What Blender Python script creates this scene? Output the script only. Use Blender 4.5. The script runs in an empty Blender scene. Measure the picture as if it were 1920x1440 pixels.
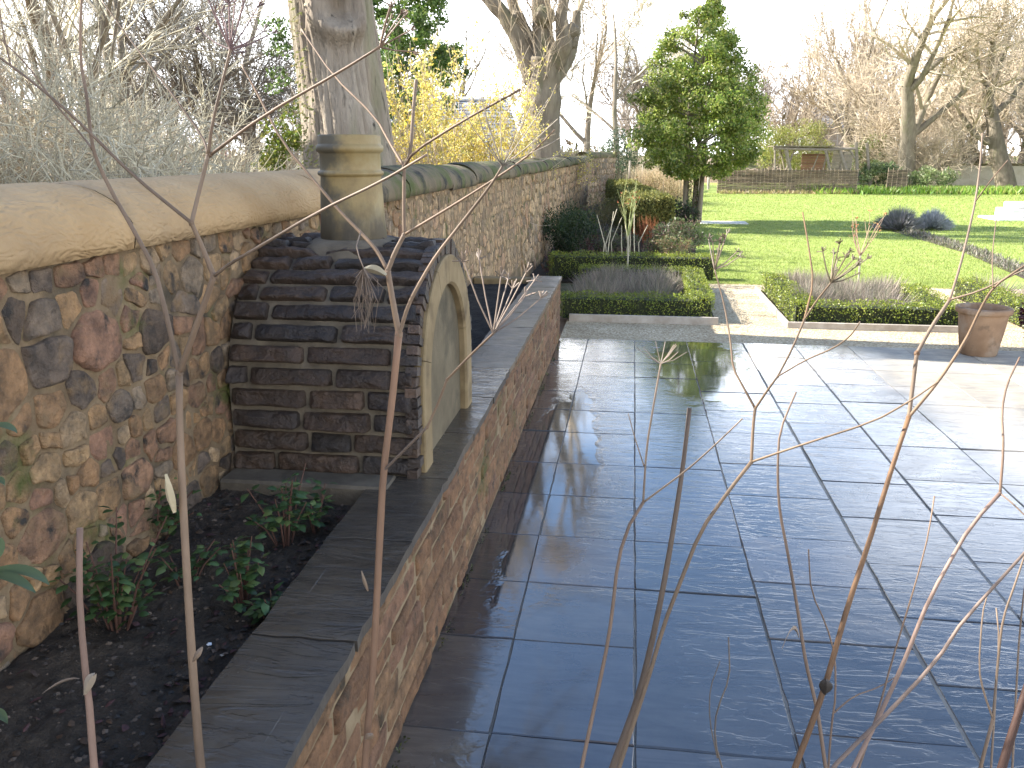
import bpy, math, random
import numpy as np
from mathutils import Vector, Matrix, noise as mnoise
R = math.radians
SC = bpy.context.scene
COL = SC.collection
rng = np.random.default_rng(7)
random.seed(7)

# ---------------------------------------------------------------- camera
H = 2.1
F = 1600.0
PITCH = math.atan(433.0 / F)
YAW = math.atan(230.0 / math.hypot(F, 433.0))
cd = bpy.data.cameras.new("camera")
cam = bpy.data.objects.new("camera", cd)
COL.objects.link(cam)
cam.location = (0, 0, H)
cam.rotation_euler = (math.pi / 2 - PITCH, 0, YAW)
cd.sensor_width = 36.0
cd.lens = F / 1920 * 36.0
cd.clip_start = 0.05
cd.clip_end = 2000
SC.camera = cam
SC.render.resolution_x, SC.render.resolution_y = 1024, 768

# ---------------------------------------------------------------- light
SUN_EL = R(34)
SUN_AZ = R(-84)                      # from +Y, clockwise
w = bpy.data.worlds.new("World")
SC.world = w
w.use_nodes = True
nt = w.node_tree
nt.nodes.clear()
def _n(t, kind, **kw):
    n = t.nodes.new(kind)
    for k, v in kw.items():
        setattr(n, k, v)
    return n
sky = _n(nt, 'ShaderNodeTexSky', sky_type='NISHITA', sun_disc=False)
sky.sun_elevation = SUN_EL
sky.sun_rotation = SUN_AZ
sky.air_density = 1.0
sky.dust_density = 0.6
sky.ozone_density = 2.4
bg = _n(nt, 'ShaderNodeBackground')
bg.inputs[1].default_value = 0.12
wo = _n(nt, 'ShaderNodeOutputWorld')
tc = _n(nt, 'ShaderNodeTexCoord')
mp = _n(nt, 'ShaderNodeMapping')
mp.inputs['Scale'].default_value = (1.2, 1.2, 3.2)
nz = _n(nt, 'ShaderNodeTexNoise')
nz.inputs['Scale'].default_value = 2.3
nz.inputs['Detail'].default_value = 7
nz.inputs['Roughness'].default_value = 0.58
sep = _n(nt, 'ShaderNodeSeparateXYZ')
mr = _n(nt, 'ShaderNodeMapRange')
mr.inputs[1].default_value = 0.0
mr.inputs[2].default_value = 0.62
mr.inputs[3].default_value = 0.42
mr.inputs[4].default_value = -0.26
ad = _n(nt, 'ShaderNodeMath', operation='ADD')
cr = _n(nt, 'ShaderNodeValToRGB')
cr.color_ramp.elements[0].position = 0.48
cr.color_ramp.elements[1].position = 0.74
mx = _n(nt, 'ShaderNodeMixRGB')
mx.inputs[2].default_value = (11.5, 11.8, 12.3, 1)
L = nt.links.new
L(tc.outputs['Generated'], mp.inputs[0]); L(mp.outputs[0], nz.inputs['Vector'])
L(tc.outputs['Generated'], sep.inputs[0]); L(sep.outputs[2], mr.inputs[0])
L(nz.outputs[0], ad.inputs[0]); L(mr.outputs[0], ad.inputs[1])
L(ad.outputs[0], cr.inputs[0]); L(cr.outputs[0], mx.inputs[0])
L(sky.outputs[0], mx.inputs[1]); L(mx.outputs[0], bg.inputs[0]); L(bg.outputs[0], wo.inputs[0])

sd = bpy.data.lights.new("sun", 'SUN')
sd.energy = 5.0
sd.angle = R(0.53)
sd.color = (1.0, 0.96, 0.90)
sun = bpy.data.objects.new("sun", sd)
COL.objects.link(sun)
sdir = Vector((math.sin(SUN_AZ) * math.cos(SUN_EL), math.cos(SUN_AZ) * math.cos(SUN_EL), math.sin(SUN_EL)))
sun.rotation_euler = sdir.to_track_quat('Z', 'Y').to_euler()
sun.location = sdir * 60
vs = SC.view_settings
vs.view_transform = 'Standard'
vs.look = 'None'
vs.exposure = 1.95
vs.gamma = 1.0

# ---------------------------------------------------------------- pixel rays (used to read real positions off the photograph)
_hd = np.array([-math.sin(YAW), math.cos(YAW), 0]); _rt = np.array([math.cos(YAW), math.sin(YAW), 0]); _up = np.array([0, 0, 1.0])
_fw = _hd * math.cos(PITCH) - _up * math.sin(PITCH); _cu = _hd * math.sin(PITCH) + _up * math.cos(PITCH)
def ray(px, py): return _fw + _rt * (px - 960) / F + _cu * (720 - py) / F
def at_depth(px, py, d): return np.array([0, 0, H]) + ray(px, py) * d
def at_y(px, py, y):
    r = ray(px, py); return np.array([0, 0, H]) + r * (y / r[1])
def at_z(px, py, z):
    r = ray(px, py); return np.array([0, 0, H]) + r * ((z - H) / r[2])

# ---------------------------------------------------------------- mesh builder
class MB:
    def __init__(s):
        s.v = []; s.c = []; s.f = []; s.n = 0
    def add(s, v, faces, col=None):
        v = np.asarray(v, float).reshape(-1, 3)
        if col is None: col = np.ones((len(v), 3))
        col = np.asarray(col, float)
        if col.ndim == 1: col = np.tile(col, (len(v), 1))
        s.v.append(v); s.c.append(col)
        if isinstance(faces, np.ndarray):
            s.f.append(faces + s.n)
        else:
            by = {}
            for f in faces: by.setdefault(len(f), []).append(f)
            for k, fs in by.items(): s.f.append(np.array(fs) + s.n)
        s.n += len(v)
    def box(s, x0, x1, y0, y1, z0, z1, col=None, M=None):
        v = np.array([(x, y, z) for x in (x0, x1) for y in (y0, y1) for z in (z0, z1)], float)
        if M is not None: v = np.array([tuple(M @ Vector(p)) for p in v])
        s.add(v, [(0, 1, 3, 2), (4, 6, 7, 5), (0, 4, 5, 1), (2, 3, 7, 6), (0, 2, 6, 4), (1, 5, 7, 3)], col)
    def bbox(s, x0, x1, y0, y1, z0, z1, b=0.01, col=None):      # bevelled box
        vs_ = []
        for sx in (0, 1):
            for sy in (0, 1):
                for sz in (0, 1):
                    c = np.array([(x0, x1)[sx], (y0, y1)[sy], (z0, z1)[sz]], float)
                    i = np.array([1 - 2 * sx, 1 - 2 * sy, 1 - 2 * sz]) * b
                    for a in range(3):
                        p = c + i; p[a] = c[a]; vs_.append(p)
        import bmesh
        bm = bmesh.new()
        for p in vs_: bm.verts.new(p)
        r = bmesh.ops.convex_hull(bm, input=bm.verts)
        bm.verts.index_update()
        s.add([v.co[:] for v in bm.verts], [tuple(v.index for v in f.verts) for f in bm.faces], col)
        bm.free()
    def tubes(s, polys, sides=3, col=None, cap=False):
        """polys: list of (pts (k,3), radii (k,), colour or None)"""
        by = {}
        for p in polys: by.setdefault(len(p[0]), []).append(p)
        for k, ps in by.items():
            A = np.array([np.asarray(p[0], float) for p in ps]); n = len(A)
            r = np.array([np.asarray(p[1], float) for p in ps])
            T = np.empty_like(A)
            T[:, 1:-1] = A[:, 2:] - A[:, :-2]; T[:, 0] = A[:, 1] - A[:, 0]; T[:, -1] = A[:, -1] - A[:, -2]
            T /= np.linalg.norm(T, axis=2, keepdims=True) + 1e-9
            ov = np.abs(A[:, -1] - A[:, 0])
            ref = np.eye(3)[np.argmin(ov, axis=1)]
            S = np.cross(T, ref[:, None, :]); S /= np.linalg.norm(S, axis=2, keepdims=True) + 1e-9
            B = np.cross(T, S)
            a = np.arange(sides) * 2 * math.pi / sides
            V = A[:, :, None, :] + r[:, :, None, None] * (np.cos(a)[None, None, :, None] * S[:, :, None, :] + np.sin(a)[None, None, :, None] * B[:, :, None, :])
            base = (np.arange(n) * k * sides)[:, None, None]
            i = (np.arange(k - 1) * sides)[None, :, None]; j = np.arange(sides)[None, None, :]; j2 = (j + 1) % sides
            q = np.stack([base + i + j, base + i + j2, base + i + sides + j2, base + i + sides + j], -1).reshape(-1, 4)
            if len(ps[0]) > 2 and ps[0][2] is not None:
                cc = np.repeat(np.array([p[2] for p in ps], float), k * sides, axis=0)
            elif col is not None: cc = np.tile(np.asarray(col, float), (n * k * sides, 1))
            else: cc = None
            s.add(V.reshape(-1, 3), q, cc)
            if cap:
                m = s.n - n * k * sides
                for t in range(n):
                    b0 = m + t * k * sides
                    s.f.append(np.array([[b0 + x for x in range(sides)][::-1]]))
                    s.f.append(np.array([[b0 + (k - 1) * sides + x for x in range(sides)]]))
    def leaves(s, P, D, N, Ln, W, fold, C):
        """folded kite leaves"""
        P = np.asarray(P); n = len(P)
        D = D / (np.linalg.norm(D, axis=1, keepdims=True) + 1e-9)
        S = np.cross(D, N); S /= np.linalg.norm(S, axis=1, keepdims=True) + 1e-9
        U = np.cross(S, D)
        Ln = np.broadcast_to(Ln, (n,))[:, None]; W = np.broadcast_to(W, (n,))[:, None]
        mid = P + D * Ln * 0.45 + U * fold * W
        V = np.stack([P, mid - S * W * .5, P + D * Ln, mid + S * W * .5], 1).reshape(-1, 3)
        b = (np.arange(n) * 4)[:, None]
        f = np.concatenate([b + np.array([[0, 2, 1]]), b + np.array([[0, 3, 2]])])
        s.add(V, f, np.repeat(C, 4, axis=0))
    def build(s, name, mats, parent=None, smooth=False, loc=None, col=True):
        me = bpy.data.meshes.new(name)
        v = np.concatenate(s.v) if s.v else np.zeros((0, 3))
        if loc is not None: v = v - np.asarray(loc, float)
        me.vertices.add(len(v)); me.vertices.foreach_set("co", v.ravel())
        tot = np.concatenate([np.full(len(f), f.shape[1]) for f in s.f])
        idx = np.concatenate([f.ravel() for f in s.f])
        st = np.concatenate([[0], np.cumsum(tot)[:-1]])
        me.loops.add(len(idx)); me.loops.foreach_set("vertex_index", idx.astype(np.int32))
        me.polygons.add(len(tot)); me.polygons.foreach_set("loop_start", st.astype(np.int32))
        me.update(calc_edges=True)
        me.polygons.foreach_set("use_smooth", np.full(len(tot), smooth))
        if col:
            at = me.color_attributes.new("Col", 'FLOAT_COLOR', 'POINT')
            c = np.concatenate(s.c); c = np.concatenate([c, np.ones((len(c), 1))], 1)
            at.data.foreach_set("color", c.ravel())
        me.validate()
        for m in (mats if isinstance(mats, (list, tuple)) else [mats]): me.materials.append(m)
        o = bpy.data.objects.new(name, me)
        COL.objects.link(o)
        if loc is not None: o.location = loc
        if parent is not None:
            o.parent = parent
            if loc is None: o.matrix_parent_inverse = Matrix.Translation(-Vector(parent.location))
            else: o.location = Vector(loc) - Vector(parent.location)
        return o

def tag(o, label, cat, group=None):
    o["label"] = label; o["category"] = cat
    if group: o["group"] = group
    return o
def thing(name, loc, label, cat, group=None):
    o = bpy.data.objects.new(name, None)
    o.empty_display_size = 0.2
    COL.objects.link(o); o.location = loc
    return tag(o, label, cat, group)
def setting(o, kind='structure'):
    o["kind"] = kind
    return o
def dup(root, loc, rotz=0.0, scale=1.0, label=None, group=None):
    r = root.copy(); COL.objects.link(r)
    r.location = loc; r.rotation_euler = (0, 0, rotz); r.scale = (scale,) * 3 if not isinstance(scale, tuple) else scale
    if label: r["label"] = label
    if group: r["group"] = group
    for ch in root.children:
        c = ch.copy(); COL.objects.link(c); c.parent = r
        for g in ch.children:
            d = g.copy(); COL.objects.link(d); d.parent = c
    return r

# ---------------------------------------------------------------- materials
def new_mat(name):
    m = bpy.data.materials.new(name); m.use_nodes = True
    t = m.node_tree; t.nodes.clear()
    out = t.nodes.new('ShaderNodeOutputMaterial')
    p = t.nodes.new('ShaderNodeBsdfPrincipled')
    t.links.new(p.outputs[0], out.inputs[0])
    return m, t, p, out
def coords(t, scale=(1, 1, 1), rot=(0, 0, 0)):
    c = t.nodes.new('ShaderNodeTexCoord'); mpp = t.nodes.new('ShaderNodeMapping')
    mpp.inputs['Scale'].default_value = scale; mpp.inputs['Rotation'].default_value = rot
    t.links.new(c.outputs['Object'], mpp.inputs[0])
    return mpp.outputs[0]
def tnoise(t, vec, scale, detail=5, rough=0.55, dist=0.0):
    n = t.nodes.new('ShaderNodeTexNoise')
    n.inputs['Scale'].default_value = scale; n.inputs['Detail'].default_value = detail
    n.inputs['Roughness'].default_value = rough; n.inputs['Distortion'].default_value = dist
    t.links.new(vec, n.inputs['Vector'])
    return n.outputs[0]
def ramp(t, fac, *stops):
    r = t.nodes.new('ShaderNodeValToRGB')
    e = r.color_ramp.elements
    while len(e) < len(stops): e.new(0.5)
    for i, (p, c) in enumerate(stops):
        e[i].position = p
        e[i].color = (c, c, c, 1) if isinstance(c, (int, float)) else (*c, 1)
    t.links.new(fac, r.inputs[0])
    return r.outputs[0]
def mixc(t, fac, a, b, mode='MIX'):
    m = t.nodes.new('ShaderNodeMixRGB'); m.blend_type = mode
    for s_, v in ((0, fac), (1, a), (2, b)):
        if isinstance(v, bpy.types.NodeSocket): t.links.new(v, m.inputs[s_])
        elif isinstance(v, (int, float)): m.inputs[s_].default_value = v if s_ == 0 else (v, v, v, 1)
        else: m.inputs[s_].default_value = (*v, 1)
    return m.outputs[0]
def fmath(t, op, a, b=0.0, clamp=False):
    m = t.nodes.new('ShaderNodeMath'); m.operation = op; m.use_clamp = clamp
    for s_, v in ((0, a), (1, b)):
        if isinstance(v, bpy.types.NodeSocket): t.links.new(v, m.inputs[s_])
        else: m.inputs[s_].default_value = v
    return m.outputs[0]
def bump(t, p, h, strength=0.5, dist=0.02, normal=None):
    b = t.nodes.new('ShaderNodeBump')
    b.inputs['Strength'].default_value = strength; b.inputs['Distance'].default_value = dist
    t.links.new(h, b.inputs['Height'])
    if normal is not None: t.links.new(normal, b.inputs['Normal'])
    if p is not None: t.links.new(b.outputs[0], p.inputs['Normal'])
    return b.outputs[0]
def attr(t):
    a = t.nodes.new('ShaderNodeAttribute'); a.attribute_name = 'Col'
    return a.outputs['Color']

def mat_plain(name, c1, c2, scale=6, rough=0.85, bs=30, bstr=0.4, bdist=0.01, use_attr=False, sc=(1, 1, 1), patches=None, spec=0.3):
    """two-tone noise colour (times the mesh colour when use_attr), noise bump, optional patches = (colour, scale, lo, hi)"""
    m, t, p, out = new_mat(name)
    v = coords(t, sc)
    n1 = tnoise(t, v, scale, 6, 0.6)
    c = ramp(t, n1, (0.3, c1), (0.7, c2))
    if use_attr: c = mixc(t, 1.0, c, attr(t), 'MULTIPLY')
    for (pc, ps, lo, hi) in (patches or []):
        f = ramp(t, tnoise(t, v, ps, 5, 0.6), (lo, 0.0), (hi, 1.0))
        c = mixc(t, f, c, pc)
    t.links.new(c, p.inputs['Base Color'])
    p.inputs['Roughness'].default_value = rough
    p.inputs['Specular IOR Level'].default_value = spec
    if bstr: bump(t, p, tnoise(t, v, bs, 6, 0.65), bstr, bdist)
    return m
def mat_leaf(name, rough=0.45, trans=0.3, tint=(1, 1, 1)):
    m, t, p, out = new_mat(name)
    c = attr(t)
    n1 = tnoise(t, coords(t), 3.0, 3)
    c = mixc(t, 1.0, c, ramp(t, n1, (0.3, (0.75, 0.78, 0.7)), (0.7, (1.2, 1.15, 1.1))), 'MULTIPLY')
    c = mixc(t, 1.0, c, tint, 'MULTIPLY')
    t.links.new(c, p.inputs['Base Color']); p.inputs['Roughness'].default_value = rough
    tr = t.nodes.new('ShaderNodeBsdfTranslucent'); t.links.new(c, tr.inputs[0])
    ms = t.nodes.new('ShaderNodeMixShader'); ms.inputs[0].default_value = trans
    t.links.new(p.outputs[0], ms.inputs[1]); t.links.new(tr.outputs[0], ms.inputs[2]); t.links.new(ms.outputs[0], out.inputs[0])
    return m

M_rubble = mat_plain('rubble_stone', (0.36, 0.37, 0.39), (1.35, 1.26, 1.14), 16, 0.8, 24, 1.0, 0.035, True,
                     patches=[((0.040, 0.034, 0.028), 11.0, 0.57, 0.70), ((0.21, 0.135, 0.07), 6.0, 0.54, 0.66), ((0.085, 0.09, 0.022), 4.3, 0.58, 0.72)])
M_mortar = mat_plain('lime_mortar', (0.145, 0.095, 0.05), (0.26, 0.185, 0.105), 7, 0.92, 60, 0.8, 0.014,
                     patches=[((0.055, 0.045, 0.03), 2.6, 0.52, 0.70), ((0.085, 0.09, 0.022), 4.3, 0.54, 0.70)])
M_coping_new = mat_plain('sandstone_coping', (0.37, 0.235, 0.108), (0.47, 0.32, 0.165), 3.2, 0.85, 26, 0.5, 0.010,
                         patches=[((0.29, 0.20, 0.11), 1.3, 0.5, 0.72)])
def pecked(m):
    t = m.node_tree; p = [n for n in t.nodes if n.type == 'BSDF_PRINCIPLED'][0]
    vo = t.nodes.new('ShaderNodeTexVoronoi'); vo.inputs['Scale'].default_value = 58; vo.feature = 'SMOOTH_F1'
    v = coords(t, (1.0, 0.6, 1.3)); n_ = t.nodes.new('ShaderNodeMixRGB'); n_.inputs[0].default_value = 0.12
    t.links.new(v, n_.inputs[1]); tn = t.nodes.new('ShaderNodeTexNoise'); tn.inputs['Scale'].default_value = 9; t.links.new(v, tn.inputs['Vector']); t.links.new(tn.outputs['Color'], n_.inputs[2])
    t.links.new(n_.outputs[0], vo.inputs['Vector'])
    old = p.inputs['Normal'].links[0].from_socket
    bump(t, p, vo.outputs['Distance'], 0.6, 0.012, old)
pecked(M_coping_new)
M_coping_old = mat_plain('mossy_coping', (0.11, 0.085, 0.05), (0.19, 0.145, 0.085), 4, 0.9, 40, 0.7, 0.012,
                         patches=[((0.075, 0.088, 0.02), 2.6, 0.42, 0.6), ((0.028, 0.026, 0.02), 3.7, 0.52, 0.66)])
M_dark_stone = mat_plain('dark_wet_stone', (0.55, 0.55, 0.55), (1.4, 1.3, 1.2), 14, 0.55, 22, 1.0, 0.03, True, spec=0.5)
M_oven_mortar = mat_plain('grey_mortar', (0.075, 0.060, 0.042), (0.16, 0.13, 0.09), 9, 0.9, 70, 0.6, 0.008)
M_cream = mat_plain('cream_cast_stone', (0.175, 0.122, 0.058), (0.27, 0.20, 0.105), 5, 0.85, 70, 0.35, 0.005,
                    patches=[((0.10, 0.07, 0.036), 4.5, 0.52, 0.72)])
M_render = mat_plain('stained_render', (0.085, 0.065, 0.036), (0.17, 0.135, 0.08), 3.5, 0.85, 40, 0.4, 0.006,
                     patches=[((0.06, 0.05, 0.03), 3.0, 0.52, 0.68)])
M_pot = mat_plain('terracotta_pot', (0.23, 0.14, 0.08), (0.33, 0.215, 0.13), 5, 0.85, 60, 0.3, 0.004, patches=[((0.34, 0.27, 0.20), 4, 0.52, 0.72), ((0.13, 0.09, 0.06), 6, 0.58, 0.75)])
M_soil = mat_plain('wet_soil', (0.030, 0.0225, 0.015), (0.085, 0.062, 0.042), 16, 0.75, 45, 1.0, 0.03, patches=[((0.07, 0.052, 0.038), 30, 0.6, 0.72)])
M_compost = mat_plain('black_compost', (0.010, 0.009, 0.008), (0.028, 0.024, 0.02), 25, 0.85, 60, 0.9, 0.02)
M_lowstone = mat_plain('low_wall_stone', (0.52, 0.50, 0.47), (1.3, 1.22, 1.12), 17, 0.8, 30, 1.0, 0.022, True,
                       patches=[((0.075, 0.08, 0.018), 3.2, 0.57, 0.74), ((0.045, 0.034, 0.02), 8, 0.56, 0.70)])
M_lowmortar = mat_plain('pale_mortar', (0.17, 0.115, 0.06), (0.27, 0.20, 0.115), 9, 0.9, 60, 0.6, 0.006, patches=[((0.07, 0.072, 0.022), 3.2, 0.52, 0.70)])
M_bark = mat_plain('grey_bark', (0.13, 0.105, 0.075), (0.25, 0.21, 0.15), 7, 0.9, 26, 1.0, 0.03, sc=(1, 1, 0.25), patches=[((0.11, 0.12, 0.05), 2.0, 0.55, 0.75)])
M_bark_big = mat_plain('fissured_bark', (0.21, 0.165, 0.12), (0.40, 0.335, 0.25), 5, 0.92, 22, 1.0, 0.05, sc=(1, 1, 0.16), patches=[((0.16, 0.165, 0.075), 1.6, 0.52, 0.72), ((0.06, 0.048, 0.035), 10, 0.59, 0.70)])
M_twig = mat_plain('bare_twigs', (0.8, 0.8, 0.8), (1.15, 1.12, 1.05), 2, 0.85, 20, 0, 0.0, True)
M_stem = mat_plain('dry_stem', (0.28, 0.275, 0.25), (0.60, 0.59, 0.53), 14, 0.6, 60, 0.5, 0.002, True, sc=(1, 1, 0.2))
M_wood = mat_plain('weathered_timber', (0.30, 0.25, 0.19), (0.46, 0.41, 0.34), 7, 0.85, 40, 0.4, 0.004, sc=(1, 1, 1))
M_wattle = mat_plain('woven_hazel', (0.8, 0.8, 0.8), (1.2, 1.15, 1.1), 6, 0.85, 30, 0, 0, True)
M_leaf = mat_leaf('green_leaves', 0.38, 0.42)
M_glossleaf = mat_leaf('glossy_leaves', 0.36, 0.46)
M_needle = mat_leaf('dry_foliage', 0.7, 0.3)
M_grassb = mat_leaf('grass_blades', 0.6, 0.35)
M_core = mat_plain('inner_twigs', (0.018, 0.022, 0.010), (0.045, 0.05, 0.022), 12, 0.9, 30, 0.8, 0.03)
M_slate = mat_plain('roof_slates', (0.15, 0.16, 0.175), (0.26, 0.27, 0.29), 5, 0.7, 30, 0.4, 0.01)
M_white = mat_plain('white_paint', (0.72, 0.72, 0.70), (0.82, 0.82, 0.80), 4, 0.35, 30, 0.05, 0.002)
M_harl = mat_plain('pale_harling', (0.50, 0.45, 0.38), (0.62, 0.57, 0.50), 4, 0.9, 60, 0.5, 0.006)
M_creamwall = mat_plain('cream_stone_wall', (0.42, 0.36, 0.28), (0.58, 0.52, 0.43), 2.5, 0.9, 10, 0.5, 0.02)
M_palestone = mat_plain('pale_stone', (0.55, 0.53, 0.48), (0.68, 0.66, 0.62), 5, 0.85, 40, 0.3, 0.005)
M_glass = mat_plain('dark_glass', (0.02, 0.025, 0.03), (0.03, 0.035, 0.04), 2, 0.08, 10, 0, 0, spec=0.5)
M_rubber = mat_plain('black_rubber', (0.015, 0.015, 0.015), (0.025, 0.025, 0.025), 8, 0.8, 30, 0.1, 0.002)
M_leaflitter = mat_plain('leaf_litter', (0.16, 0.10, 0.06), (0.30, 0.21, 0.13), 3, 0.95, 20, 0.8, 0.03, patches=[((0.07, 0.09, 0.03), 0.5, 0.5, 0.65)])

# chimney pot: salt-glazed clay with dark weathering down one side
def mat_chimney():
    m, t, p, out = new_mat('weathered_clay')
    v = coords(t)
    n = tnoise(t, v, 6, 6, 0.6)
    c = ramp(t, n, (0.25, (0.15, 0.095, 0.035)), (0.5, (0.26, 0.185, 0.07)), (0.75, (0.31, 0.26, 0.14)))
    sp = t.nodes.new('ShaderNodeSeparateXYZ'); t.links.new(v, sp.inputs[0])
    side = fmath(t, 'ADD', fmath(t, 'MULTIPLY', sp.outputs[0], -2.6), fmath(t, 'MULTIPLY', tnoise(t, v, 4.5, 5, 0.6), 1.5))
    side = fmath(t, 'SUBTRACT', side, 0.62)
    c = mixc(t, ramp(t, side, (0.0, 0.0), (0.24, 0.82)), c, (0.045, 0.046, 0.038))
    low = fmath(t, 'ADD', fmath(t, 'MULTIPLY', sp.outputs[2], -2.2), tnoise(t, coords(t, (1, 1, 0.35)), 9, 5, 0.6))
    c = mixc(t, ramp(t, low, (0.12, 0.0), (0.50, 0.85)), c, (0.028, 0.018, 0.008))
    t.links.new(c, p.inputs['Base Color'])
    p.inputs['Roughness'].default_value = 0.6
    bump(t, p, tnoise(t, v, 40, 5, 0.6), 0.3, 0.004)
    return m
M_chim = mat_chimney()

# riven paving: wet (dark, glossy) or dry
def mat_paving(name, wet_x, dark=1.0, bstr=0.36, ior=1.5, coat=1.0):
    m, t, p, out = new_mat(name)
    v = coords(t)
    col = attr(t)
    streak = tnoise(t, coords(t, (1.0, 5.0, 1.0), (0, 0, R(24))), 3.2, 8, 0.62, 1.2)
    blot = tnoise(t, v, 3.4, 7, 0.68)
    fine = tnoise(t, v, 55, 4, 0.6)
    c = mixc(t, 1.0, col, ramp(t, blot, (0.3, (0.72, 0.74, 0.80)), (0.7, (1.25, 1.2, 1.12))), 'MULTIPLY')
    c = mixc(t, 0.5, c, ramp(t, streak, (0.35, (0.6, 0.6, 0.62)), (0.62, (1.3, 1.28, 1.22))), 'MULTIPLY')
    sp = t.nodes.new('ShaderNodeSeparateXYZ'); t.links.new(v, sp.inputs[0])
    # drying edge: dry to the right of a wavy line
    e = fmath(t, 'ADD', sp.outputs[0], fmath(t, 'MULTIPLY', fmath(t, 'SUBTRACT', tnoise(t, v, 1.3, 4, 0.6), 0.5), 1.6))
    mrn = t.nodes.new('ShaderNodeMapRange'); t.links.new(e, mrn.inputs[0])
    mrn.inputs[1].default_value = wet_x - 0.25; mrn.inputs[2].default_value = wet_x + 0.35
    yy = fmath(t, 'MULTIPLY', ramp(t, fmath(t, 'MULTIPLY', fmath(t, 'SUBTRACT', sp.outputs[1], 5.2), 0.3, True), (0.0, 0.0), (1.0, 1.0)), mrn.outputs[0])
    dry = yy
    wetc = mixc(t, 1.0, c, (0.33 * dark, 0.33 * dark, 0.34 * dark), 'MULTIPLY')
    c2 = mixc(t, dry, wetc, c)
    t.links.new(c2, p.inputs['Base Color'])
    pn = fmath(t, 'MULTIPLY', fmath(t, 'SUBTRACT', tnoise(t, v, 2.2, 5, 0.6), 0.5), 1.5)
    pud = None
    for (ux, uy, ua, ub) in ((-.12, 2.95, .45, 1.0), (.75, 8.6, .5, 1.5), (-.45, 5.5, .3, 2.2), (-.55, 1.6, .25, .9)):      # standing water
        dx = fmath(t, 'DIVIDE', fmath(t, 'SUBTRACT', sp.outputs[0], ux), ua); dy = fmath(t, 'DIVIDE', fmath(t, 'SUBTRACT', sp.outputs[1], uy), ub)
        r2 = fmath(t, 'ADD', fmath(t, 'MULTIPLY', dx, dx), fmath(t, 'MULTIPLY', dy, dy))
        g1 = fmath(t, 'SUBTRACT', fmath(t, 'ADD', 1.0, pn), r2)
        pud = g1 if pud is None else fmath(t, 'MAXIMUM', pud, g1)
    pud = ramp(t, pud, (0.0, 0.0), (0.25, 1.0))
    rw = ramp(t, tnoise(t, v, 5.0, 5, 0.6), (0.35, 0.08), (0.7, 0.26))
    bw = t.nodes.new('ShaderNodeRGBToBW'); t.links.new(col, bw.inputs[0])
    rw = fmath(t, 'ADD', rw, fmath(t, 'MULTIPLY', fmath(t, 'SUBTRACT', bw.outputs[0], 0.19), 1.3), True)      # paler slabs are drying
    rw = mixc(t, pud, rw, 0.03)
    rg = mixc(t, dry, rw, 0.8)
    t.links.new(rg, p.inputs['Roughness'])
    p.inputs['Specular IOR Level'].default_value = 0.5
    ge = t.nodes.new('ShaderNodeNewGeometry'); gs = t.nodes.new('ShaderNodeSeparateXYZ'); t.links.new(ge.outputs['True Normal'], gs.inputs[0]); flat = ramp(t, gs.outputs[2], (0.5, 0.0), (0.8, 1.0))
    t.links.new(mixc(t, flat, 0.85, rg), p.inputs['Roughness'])
    im = t.nodes.new('ShaderNodeMapRange'); t.links.new(dry, im.inputs[0]); im.inputs[3].default_value = ior; im.inputs[4].default_value = 1.4
    t.links.new(im.outputs[0], p.inputs['IOR'])
    st = fmath(t, 'MULTIPLY', tnoise(t, coords(t, (1.0, 3.6, 1.0), (0, 0, R(22))), 2.6, 6, 0.55, 1.0), 7.0)
    sm = t.nodes.new('ShaderNodeMapRange'); sm.interpolation_type = 'SMOOTHSTEP'
    t.links.new(fmath(t, 'FRACT', st), sm.inputs[0]); sm.inputs[1].default_value = 0.7
    terr = fmath(t, 'DIVIDE', fmath(t, 'ADD', fmath(t, 'FLOOR', st), sm.outputs[0]), 7.0)
    t.links.new(fmath(t, 'MULTIPLY', fmath(t, 'MULTIPLY', fmath(t, 'SUBTRACT', 1.0, dry), coat), flat), p.inputs['Coat Weight']); p.inputs['Coat Roughness'].default_value = 0.05; p.inputs['Coat IOR'].default_value = 1.45
    h = fmath(t, 'ADD', fmath(t, 'MULTIPLY', streak, 0.55), fmath(t, 'MULTIPLY', fine, 0.07))
    h = fmath(t, 'ADD', h, fmath(t, 'MULTIPLY', terr, 1.1))
    dmp = t.nodes.new('ShaderNodeMapRange'); t.links.new(pud, dmp.inputs[0])
    dmp.inputs[3].default_value = 1.0; dmp.inputs[4].default_value = 0.10
    h = fmath(t, 'MULTIPLY', h, dmp.outputs[0])
    bump(t, p, h, bstr, 0.008)
    t.links.new(bump(t, None, h, bstr * .75, 0.008), p.inputs['Coat Normal'])
    return m
M_paving = mat_paving('riven_sandstone_paving', 2.55)
M_slabcope = mat_paving('wet_coping_stone', 99, 0.8, 1.0, 1.5, 0.15)

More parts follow.
